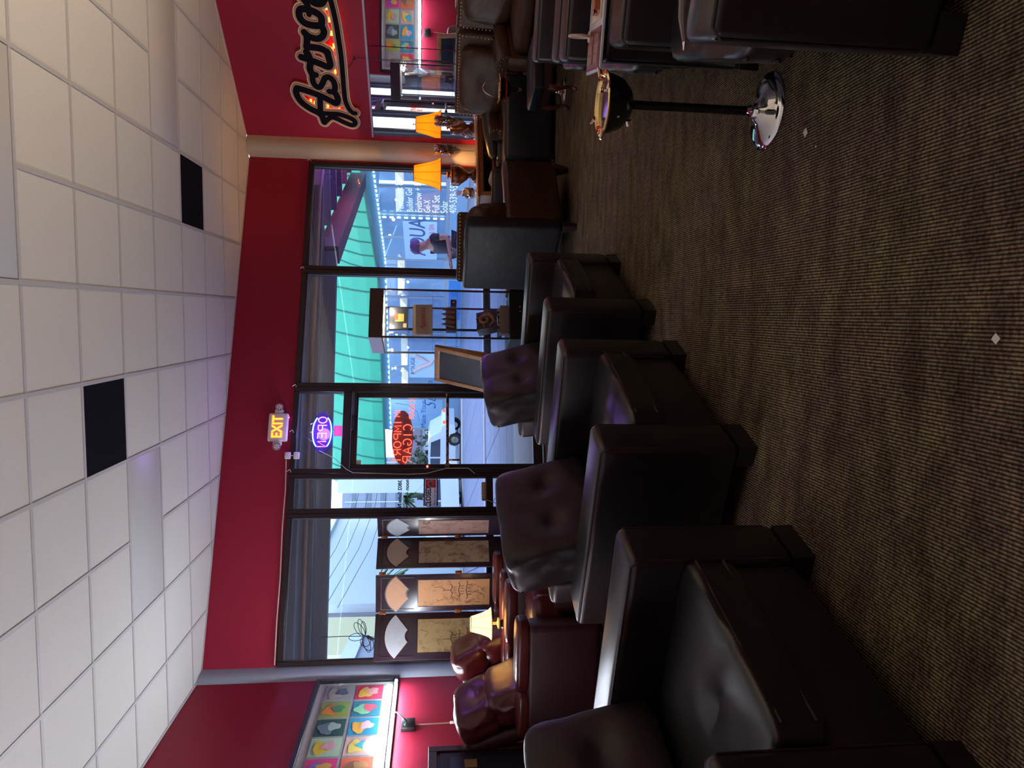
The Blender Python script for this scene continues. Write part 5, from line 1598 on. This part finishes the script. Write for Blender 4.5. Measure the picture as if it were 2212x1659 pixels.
# glass vases of potpourri
pot_a = mat('potpourri_brown', (0.20, 0.08, 0.03), .7, var=((0.30, 0.06, 0.03), 30, .4, .6))
pot_b = mat('potpourri_cream', (0.62, 0.42, 0.20), .6)
def potpourri(t, cx, c0, c1, rfun, n, seed):
    rnd = random.Random(seed)
    for m_, nm in ((pot_a, 'dried_petals'), (pot_b, 'pale_petals')):
        a = MB()
        for k in range(n):
            z = c0 + (c1 - c0) * rnd.random()
            q = rnd.random() * 6.28; r = rfun(z) * (0.55 + 0.38 * rnd.random())
            c_ = Vector((cx + r * math.cos(q), r * math.sin(q), z))
            e1 = Vector((rnd.uniform(-1, 1), rnd.uniform(-1, 1), rnd.uniform(-1, 1))).normalized() * rnd.uniform(.010, .02)
            e2 = e1.orthogonal().normalized() * .009
            e3 = e1.cross(e2).normalized() * .005
            a.hexa([c_ - e1 - e3, c_ + e2 - e3, c_ + e1 - e3, c_ - e2 - e3], [c_ - e1 + e3, c_ + e2 + e3, c_ + e1 + e3, c_ - e2 + e3])
        a.build(nm, m_, t, kind='stuff', smooth=False)
v1 = thing('goblet_vase', 'tall stemmed glass goblet of dried petals against the cream corner trim', 'vase', (1.895, 8.40, th + 0.0085), 0)
MB().lathe([(0, 0), (.062, .0), (.058, .006), (.012, .012), (.008, .03), (.008, .10), (.014, .135), (.04, .17), (.066, .24), (.076, .31), (.074, .37), (.066, .405), (.063, .405), (.071, .37), (.073, .31), (.063, .24), (.038, .175), (0, .14)], n=32).build('glass', clear_glass, v1)
potpourri(v1, 0, .18, .40, lambda z: .066 if z > .24 else .02 + (z - .17) * .6, 90, 3)
v1.scale = (0.95, 0.95, 1.2)
v2 = thing('bottle_vase', 'small flared glass vase of golden petals beside the urn lamp', 'vase', (1.42, 8.43, th + 0.008), 0)
MB().lathe([(0, 0), (.045, 0), (.066, .03), (.072, .07), (.06, .11), (.032, .15), (.024, .17), (.035, .205), (.048, .225), (.046, .226), (.022, .172), (.03, .15), (.057, .11), (.069, .07), (.062, .03), (0, .005)], n=28).build('glass', clear_glass, v2)
potpourri(v2, 0, .02, .15, lambda z: .062 if z < .11 else .035, 70, 5)

# ------------------------------------------------------------------ glass display case
dc = bthing('display_case', 'tall glass display case with brown header and black base by the windows', 'display case', 2.24, 0.55, 0)
dw, dd, dh = 0.53, 0.50, 1.86
hdr = mat('brown_laminate', (0.050, 0.024, 0.020), .45, bump=(50, .05))
MB().box((0, 0, dh - 0.065), (dw, dd, 0.13), 0.003).build('header', hdr, dc, smooth=False)
MB().box((-dw / 2 - 0.001, 0, dh - 0.065), (0.004, dd - .01, 0.126)).build('grey_end_panel', mat('grey_end', (0.36, 0.38, 0.46), .5), dc, smooth=False)
MB().box((0, 0, 0.22), (dw, dd, 0.44), 0.004).build('base_cabinet', mat('black_laminate', (0.008, 0.006, 0.008), .5), dc, smooth=False)
for sx in (-1, 1):
    for sy in (-1, 1):
        MB().box((sx * (dw / 2 - .009), sy * (dd / 2 - .009), (0.44 + dh - .13) / 2), (0.018, 0.018, dh - .13 - .44), 0.002).build('post', hdr, dc, smooth=False)
for sy in (-1, 1):
    MB().box((0, sy * (dd / 2 - .006), (0.44 + dh - .13) / 2), (dw - .04, 0.005, dh - .13 - .44)).build('pane', cab_glass, dc, smooth=False)
for sx in (-1, 1):
    MB().box((sx * (dw / 2 - .006), 0, (0.44 + dh - .13) / 2), (0.005, dd - .04, dh - .13 - .44)).build('pane', cab_glass, dc, smooth=False)
shz = [1.475, 1.225, 0.975]
shelf_g = pane_mat('shelf_glass', (0.82, 0.92, 0.95), .12, .10, (.6, .75, .85))
for z in shz:
    MB().box((0, 0, z), (dw - .03, dd - .03, 0.007)).build('glass_shelf', shelf_g, dc, smooth=False)
for z in (1.26,):
    MB().box((0, dd / 2 - 0.03, 1.08), (0.025, 0.012, 1.25)).build('shelf_standard', black_plastic, dc, smooth=False)
for x in (0.04, 0.09):
    MB().ball((x, -dd / 2 - .006, 0.33), .010, 1).build('knob', chrome, dc)
MB().box((0, -0.02, dh - .136), (dw - .04, dd - .06, 0.006)).build('light_bed', mat('white_lining', (0.6, 0.6, 0.62), .5), dc, smooth=False)
MB().cyl((-0.10, -.16, dh - .14), (-0.10, -.16, dh - .152), .014, n=14).build('spot_lamp', mat('spot_glow', (1, 1, 1), .4, emit=((1.0, .86, .6), 60)), dc)
MB().cyl((0.12, -.16, dh - .14), (0.12, -.16, dh - .152), .014, n=14).build('spot_lamp', MATS['spot_glow'], dc)
pdc = Matrix.Translation(dc.location) @ Matrix.Rotation(BR, 4, 'Z')
for x in (-.10, .12):
    point_light('display_spot', pdc @ Vector((x, -.14, dh - .18)), 3.0, (1.0, .85, .62), .015)
def dcp(x, y, z): return pdc @ Vector((x, y, z))
b1 = thing('cigar_box', 'black cigar box with a gold and red label on the top glass shelf', 'box', dcp(0.01, -.06, shz[0] + .004), BR)
MB().box((0, 0, .095), (.24, .05, .19), .004, rot=(-.08, 0, 0)).build('box_body', mat('charcoal_card', (0.03, .03, .035), .5), b1)
MB().box((0.0, -.034, .085), (.085, .002, .09)).build('gold_label', mat('gold_label', (.55, .42, .10), .4), b1, smooth=False)
MB().box((0.01, -.036, .120), (.07, .002, .028)).build('red_label', mat('red_label', (.55, .10, .06), .5), b1, smooth=False)
MB().box((-.085, -.033, .03), (.045, .002, .035)).build('tax_stamp', pot_b, b1, smooth=False)
b2 = thing('cigar_box', 'tan ribbed cigar box with red script lettering on the second shelf', 'box', dcp(0.0, -.06, shz[1] + .004), BR)
tan_b = mat('tan_card', (0.50, 0.30, 0.17), .6)
MB().box((0, 0, .10), (.33, .045, .20), .003, rot=(-.06, 0, 0)).build('box_body', tan_b, b2)
a = MB()
for k in range(16):
    a.box((0, -.026, .012 + .0122 * k), (.32, .004, .004))
a.build('ribs', mat('brown_rib', (0.36, .20, .11), .6), b2, kind='stuff', smooth=False)
text_obj('Aganorsa', 'script_lettering', mat('deep_red_ink', (.30, .01, .02), .5), .075, b2, (0, -.031, .10), shear=.5, sx=.85)
b3 = thing('leather_caddy', 'brown leather caddy with bent cigars on the third glass shelf', 'caddy', dcp(0.0, -.05, shz[2] + .004), BR)
MB().box((0, 0, .055), (.24, .10, .11), .012, 3).build('caddy_body', mat('dark_caddy', (0.03, 0.015, 0.01), .5), b3)
for k in range(4):
    a = MB(); x = -.09 + .055 * k
    a.tube([(x, -.055, .02), (x + .012, -.062, .09), (x + .03, -.062, .15), (x + .045, -.058, .09), (x + .05, -.055, .02)], .010, 8)
    a.build('leather_strap', mat('tan_leather', (0.30, .16, .09), .5), b3)
b4 = thing('small_black_box', 'tiny black box with a round white mark on the third glass shelf', 'box', dcp(.20, -.04, shz[2] + .004), BR + .3)
MB().box((0, 0, .03), (.07, .05, .06), .003).build('box_body', black_plastic, b4)
MB().cyl((-.005, -.026, .03), (-.005, -.028, .03), .012, n=14).build('round_mark', paper, b4)
b5 = thing('dragon_box', 'tilted dark box with an orange curled beast picture in the display case', 'box', dcp(-.01, -.05, .50), BR + .35)
MB().box((0, 0, .15), (.25, .10, .22), .004, rot=(-.35, 0, .05)).build('box_body', mat('maroon_lacquer', (0.06, .012, .016), .3), b5)
T_ = TR((0, 0, .15), (-.35, 0, .05))
a = MB(T_)
pts = [(-.07 + .02 * math.cos(q * 1.3) + .03 * q * .3, -.053, .00 + .06 * math.sin(q)) for q in [k * .5 for k in range(14)]]
a.tube([(-.08, -.053, -.05), (-.05, -.053, -.08), (0, -.053, -.07), (.05, -.053, -.04), (.06, -.053, .02), (.03, -.053, .06), (-.02, -.053, .06), (-.05, -.053, .03), (-.04, -.053, -.01), (0, -.053, -.02), (.02, -.053, .01)], [.012, .014, .018, .02, .02, .02, .02, .018, .016, .014, .008], 8)
for (x, z, q) in ((-.08, -.05, 2.2), (-.05, -.085, 4), (.07, -.03, .3), (.04, .08, 1.2), (-.04, .08, 2), (-.07, .03, 3)):
    a.tube([(x, -.053, z), (x + .025 * math.cos(q), -.053, z + .025 * math.sin(q)), (x + .035 * math.cos(q + .6), -.053, z + .035 * math.sin(q + .6))], [.008, .006, .002], 6)
a.build('curled_beast', mat('orange_print', (.60, .20, .05), .5), b5)
MB().box((.02, .05, .025), (.26, .14, .05), .004).build('stand', black_plastic, b5)
b6 = thing('cigar_tray', 'open cigar box of cut samples on the floor of the display case', 'box', dcp(-.03, -.16, .444), BR - .1)
MB().box((0, 0, .045), (.30, .10, .09), .004).build('box_body', mat('light_box_wood', (0.34, .20, .13), .6), b6)
for k in range(5):
    MB().tube([(-.12 + .055 * k, -.05, .095), (-.09 + .055 * k, .03, .10)], .012, 8).build('cigar', mat('pale_cigar', (.42, .24, .14), .7), b6)
MB().tube([(.03, -.055, .12), (-.06, -.04, .11)], .007, 6).build('cutter', chrome, b6)
wt = thing('wooden_stand', 'low wood-edged stand with red-brown cigar bundles right of the display case base', 'stand', bk(1.865, .62, 0), BR)
MB().box((0, 0, .20), (.19, .34, .40), .004).build('stand_body', black_plastic, wt)
MB().box((.085, -.02, .23), (.02, .36, .46), .003).build('edge_board', orange_wood, wt)
for k in range(3):
    MB().cyl((-.09, -.10 + .06 * k, .43), (.07, -.10 + .06 * k, .43), .028, n=12).build('bundle', mat('red_brown_wrap', (.22, .06, .03), .35), wt)

# ------------------------------------------------------------------ chalkboard sign
cb = thing('chalkboard_sign', 'blank wood-framed chalkboard sign leaning beside the glass display case', 'sign', bk(2.80, .90, 0), BR + RAD(-68))
def board(tilt, nm):
    T_ = Matrix.Rotation(tilt, 4, 'X')
    for (c_, d_) in (((-.235, 0, .60), (.055, .032, 1.20)), ((.235, 0, .60), (.055, .032, 1.20)), ((0, 0, 1.172), (.42, .032, .055)), ((0, 0, .12), (.42, .032, .055))):
        a = MB(TR((0, 0, 1.20)) @ T_ @ TR((0, 0, -1.20))); a.box(c_, d_, .006); a.build('frame_board', pale_wood if c_[0] != -.235 else pale_wood, cb)
    a = MB(TR((0, 0, 1.20)) @ T_ @ TR((0, 0, -1.20))); a.box((0, 0, .65), (.42, .012, 1.0)); a.build(nm, mat('slate_board', (0.022, .024, .034), .35, var=((0.05, .052, .065), 3, .5, .8)), cb, smooth=False)
board(RAD(-16), 'slate_panel')
board(RAD(-11), 'slate_panel')

# ------------------------------------------------------------------ folding screen
fs = thing('folding_screen', 'four panel dark lacquered folding screen with painted fan and landscape panels', 'screen', (0, 0, 0), 0)
lac = mat('dark_lacquer', (0.020, 0.008, 0.014), .28, coat=.3, var=((0.030, .022, .034), 2.2, .4, .7))
screen_pts = [(5.575, .30), (5.150, .17), (5.135, .17), (4.785, .30), (4.730, .30), (4.425, .16), (4.405, .16), (4.235, .33)]
def paint_mat(name, c1, c2, sc_, lo=.48, hi=.60, stretch=(1, 1, 1)):
    M = mat(name, c1, .6)
    t = M.node_tree; b = t.nodes['Principled BSDF']
    co = t.nodes.new('ShaderNodeTexCoord'); mp = t.nodes.new('ShaderNodeMapping'); mp.inputs['Scale'].default_value = stretch
    n = t.nodes.new('ShaderNodeTexNoise'); n.inputs['Scale'].default_value = sc_; n.inputs['Detail'].default_value = 9; n.inputs['Roughness'].default_value = .7
    r = t.nodes.new('ShaderNodeValToRGB')
    r.color_ramp.elements[0].position = lo; r.color_ramp.elements[0].color = (*c1, 1)
    r.color_ramp.elements[1].position = hi; r.color_ramp.elements[1].color = (*c2, 1)
    t.links.new(co.outputs['Object'], mp.inputs[0]); t.links.new(mp.outputs[0], n.inputs['Vector']); t.links.new(n.outputs['Fac'], r.inputs[0]); t.links.new(r.outputs[0], b.inputs['Base Color'])
    return M
ink_m = mat('sepia_ink', (0.10, .06, .04), .7)
fans = [(.46, .47, .50), (.42, .20, .10), (.45, .36, .28), (.32, .35, .40)]
arts = [((.42, .30, .14), (.26, .18, .08)), ((.50, .23, .09), (.30, .13, .05)), ((.42, .33, .23), (.18, .14, .10)), ((.34, .18, .14), (.20, .12, .10))]
ZT = 1.755
for i in range(4):
    (sa, oa), (sb, ob2) = screen_pts[2 * i], screen_pts[2 * i + 1]
    pa, pb2 = bk(sa, oa), bk(sb, ob2)
    d = pb2 - pa; L_ = d.length; an = math.atan2(d.y, d.x)
    Tm = Matrix.Translation((pa + pb2) / 2) @ Matrix.Rotation(an, 4, 'Z')
    pan = thing('panel_root', None, None)
    bpy.data.objects.remove(pan)
    a = MB(Tm); a.box((0, 0, ZT / 2 + .01), (L_ - .004, .022, ZT - .02), .003); p_ = a.build('screen_panel', lac, fs)
    k = L_ / .445
    # fan opening: pale sector with raised rim
    def fan(R0, R1, a0, a1, cz):
        pts = [(R1 * math.sin(q), cz + R1 * math.cos(q)) for q in [a0 + (a1 - a0) * j / 14 for j in range(15)]]
        pts += [(R0 * math.sin(q), cz + R0 * math.cos(q)) for q in [a1 + (a0 - a1) * j / 8 for j in range(9)]]
        return [(x * k, z) for x, z in pts]
    cz = 1.395
    a = MB(Tm); a.plate(fan(.058, .274, -RAD(53.5), RAD(53.5), cz), -.0150, -.011); a.build('fan_rim', mat('plum_rim', (.05, .012, .02), .35), p_, smooth=False)
    a = MB(Tm); a.plate(fan(.072, .262, -RAD(51), RAD(51), cz), -.0170, -.0150); a.build('fan_picture', paint_mat('fan_paper_%d' % i, fans[i], tuple(c * .8 for c in fans[i]), 9, .5, .75), p_, smooth=False)
    a = MB(Tm)
    for (x0, x1, z0, z1) in ((-.165, .165, 1.345, 1.352), (-.165, .165, .635, .642), (-.165, -.159, .635, 1.352), (.159, .165, .635, 1.352), (-.19, .19, 1.70, 1.704), (-.19, -.186, 1.38, 1.70), (.186, .19, 1.38, 1.70)):
        a.box(((x0 + x1) / 2 * k, -.0125, (z0 + z1) / 2), (max(.005, (x1 - x0) * k), .005, z1 - z0))
    a.build('moulding', MATS['plum_rim'], p_, smooth=False)
    a = MB(Tm); a.box((0, -.0130, .993), (.31 * k, .005, .70)); a.build('painted_panel', paint_mat('landscape_%d' % i, arts[i][0], arts[i][1], 13, .50, .62, (1, 1, .8)), p_, smooth=False)
    a = MB(Tm)
    rnd = random.Random(20 + i)
    if i in (0, 1):      # pagoda
        cx = .03 if i == 1 else -.04
        for lv in range(3):
            zz = .82 + .075 * lv; wv_ = .085 - .018 * lv
            a.tube([((cx - wv_ - .02) * k, -.016, zz + .052), ((cx - wv_) * k, -.016, zz + .04), (cx * k, -.016, zz + .055), ((cx + wv_) * k, -.016, zz + .04), ((cx + wv_ + .02) * k, -.016, zz + .052)], .004, 5)
            for q in (-.7, -.25, .25, .7):
                a.tube([((cx + q * wv_) * k, -.016, zz), ((cx + q * wv_) * k, -.016, zz + .04)], .0025, 5)
        a.tube([(cx * k, -.016, 1.03), (cx * k, -.016, 1.10)], .003, 5)
    for q in range(9):
        x0 = rnd.uniform(-.13, .13); z0 = rnd.uniform(.68, 1.28)
        pts = [((x0) * k, -.016, z0)]
        for w_ in range(5):
            pts.append((max(-.145, min(.145, pts[-1][0] / k + rnd.uniform(-.03, .03))) * k, -.016, min(1.32, max(.66, pts[-1][2] + rnd.uniform(-.02, .05)))))
        a.tube(pts, .0018, 4)
    a.build('ink_drawing', ink_m, p_)
    if i < 3:
        for zz in (1.69, .95, .30):
            nb = bk(screen_pts[2 * i + 1][0] - .01, screen_pts[2 * i + 1][1] + .014, zz)
            a = MB(Matrix.Translation(nb) @ Matrix.Rotation(BR, 4, 'Z')); a.box((0, 0, 0), (.034, .008, .065), .002); a.build('hinge', mat('copper_hinge', (.45, .18, .08), .3, .9), fs)

# ------------------------------------------------------------------ red recliners
def recliner(label, loc, rz, group=None):
    t = thing('red_recliner', label, 'recliner', loc, rz, group)
    for sg in (1, -1):
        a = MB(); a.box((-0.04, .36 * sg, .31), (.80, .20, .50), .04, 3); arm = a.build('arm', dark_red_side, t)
        a = MB(); a.pillow((.14, .36 * sg, .585), (.50, .215, .10), 5, 8); a.pillow((-.26, .36 * sg, .575), (.34, .205, .09), 5, 8); a.build('arm_pad', red_leather, arm)
        for k in range(2):
            MB().ball((-.05 + .22 * k, .27 * sg, .575), .012, 1).build('button', chrome, arm)
    a = MB(); a.pillow((.14, 0, .38), (.66, .52, .24), 5, 12, crease=[(2, 1, 0, -.3, .12, .03), (2, 1, 0, .35, .12, .03), (0, 1, 1, .35, .14, .04), (0, 1, 1, -.35, .14, .04)])
    a.build('seat_cushion', red_leather, t)
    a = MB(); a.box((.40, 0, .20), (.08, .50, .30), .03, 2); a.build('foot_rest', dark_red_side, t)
    a = MB()
    a.pillow((-.31, 0, .62), (.24, .58, .36), 4.5, 12, rot=(0, RAD(-24), 0), crease=[(0, 1, 0, 0, .12, .05)], wob=.05)
    a.build('lumbar_cushion', red_leather, t)
    a = MB()
    a.pillow((-.44, 0, .86), (.23, .60, .34), 4.2, 12, rot=(0, RAD(-26), 0), tuft=[(0, 1, 0, -.2, .3, .4)], crease=[(0, 1, 0, 0.3, .14, .05)], wob=.06)
    a.build('head_cushion', red_leather, t)
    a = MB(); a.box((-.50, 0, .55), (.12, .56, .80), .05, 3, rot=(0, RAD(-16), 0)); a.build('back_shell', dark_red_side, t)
    a = MB(); a.box((-.05, 0, .06), (.70, .80, .08), .01); a.build('base', black_plastic, t, smooth=False)
    return t
rc = recliner('red leather recliner near the framed print, in front of the dark cabinet', (-2.46, 4.97, 0), RAD(1), 'red recliners by the left wall')
rc2 = dup(rc, (-2.58, 6.08, 0), RAD(7), 'red leather recliner in the left corner, behind the small glowing lamp')
# small lamp table and lamp
lt2 = thing('lamp_stand', 'slim dark stand squeezed between the two red recliners', 'table', (-2.50, 5.505, 0), 0)
MB().cyl((0, 0, .575), (0, 0, .59), .055, n=24).build('stand_top', dark_wood, lt2)
MB().cyl((0, 0, .02), (0, 0, .575), .018, n=12).build('stand_post', dark_wood, lt2)
MB().lathe([(0, 0), (.055, 0), (.05, .012), (.02, .025), (0, .025)], n=24).build('stand_foot', dark_wood, lt2)
cream_shade = shade_mat('cream_lamp_shade', (0.92, 0.72, 0.40), (1.0, 0.66, 0.26), 1.3)
sl = thing('small_lamp', 'small lit lamp with a pleated cream shade between the red recliners', 'lamp', (-2.50, 5.505, .59), 0)
MB().lathe([(0, 0), (.04, 0), (.04, .012), (.022, .02), (.030, .035), (.030, .05), (.02, .06), (0, .06)], n=20).build('lamp_base', mat('dark_green_glaze', (0.03, 0.05, 0.01), .15, coat=.5), sl)
MB().lathe([(.022, .06), (.045, .066), (.045, .078), (.018, .086), (.011, .09), (.011, .14), (0, .14)], n=20).build('lamp_neck', mat('cream_ceramic', (.55, .50, .25), .25), sl)
bell_shade(sl, .135, .165, .128, .060, cream_shade, mat('cream_trim_braid', (0.6, 0.5, 0.3), .7), n=6)
MB().ball((0, 0, .22), .022, 2).build('bulb', MATS['warm_bulb'], sl)
point_light('small_lamp_light', sl.location + Vector((0, 0, .23)), 14, (1.0, 0.62, 0.24), 0.025)

# ------------------------------------------------------------------ dark cabinet at the left edge
dk = thing('dark_cabinet', 'dark wooden framed cabinet at the left edge with a tan label on its door', 'cabinet', (-3.27, 4.24, 0), RAD(90))
MB().box((0, 0, .60), (1.02, .40, 1.20), .006).build('carcass', mat('cabinet_dark_wood', (0.012, .009, .012), .5), dk, smooth=False)  # plain near-black wood colour
for (x, z, w_, h_) in ((-.48, .61, .06, 1.22), (.48, .61, .06, 1.22), (0, 1.19, .90, .06), (0, .05, .90, .10), (0, .61, .05, 1.08)):
    MB().box((x, -.205, z), (w_, .03, h_), .004).build('face_frame', mat('dark_oak_edge', (.055, .026, .018), .4), dk, smooth=False)
for sx in (-1, 1):
    dr = MB().box((.235 * sx, -.203, .62), (.40, .02, 1.04), .004).build('door', MATS['cabinet_dark_wood'], dk, smooth=False)
    MB().ball((.06 * sx, -.222, .80), .014, 2).build('knob', rose, dr)
    MB().box((.235 * sx, -.2145, .62), (.30, .004, .90), .002).build('inner_panel', mat('slate_blue_panel', (.018, .022, .034), .4), dr, smooth=False)
MB().box((.30, -.2180, .93), (.085, .003, .085)).build('tan_label', mat('tan_label', (.34, .20, .09), .6), dk, smooth=False)
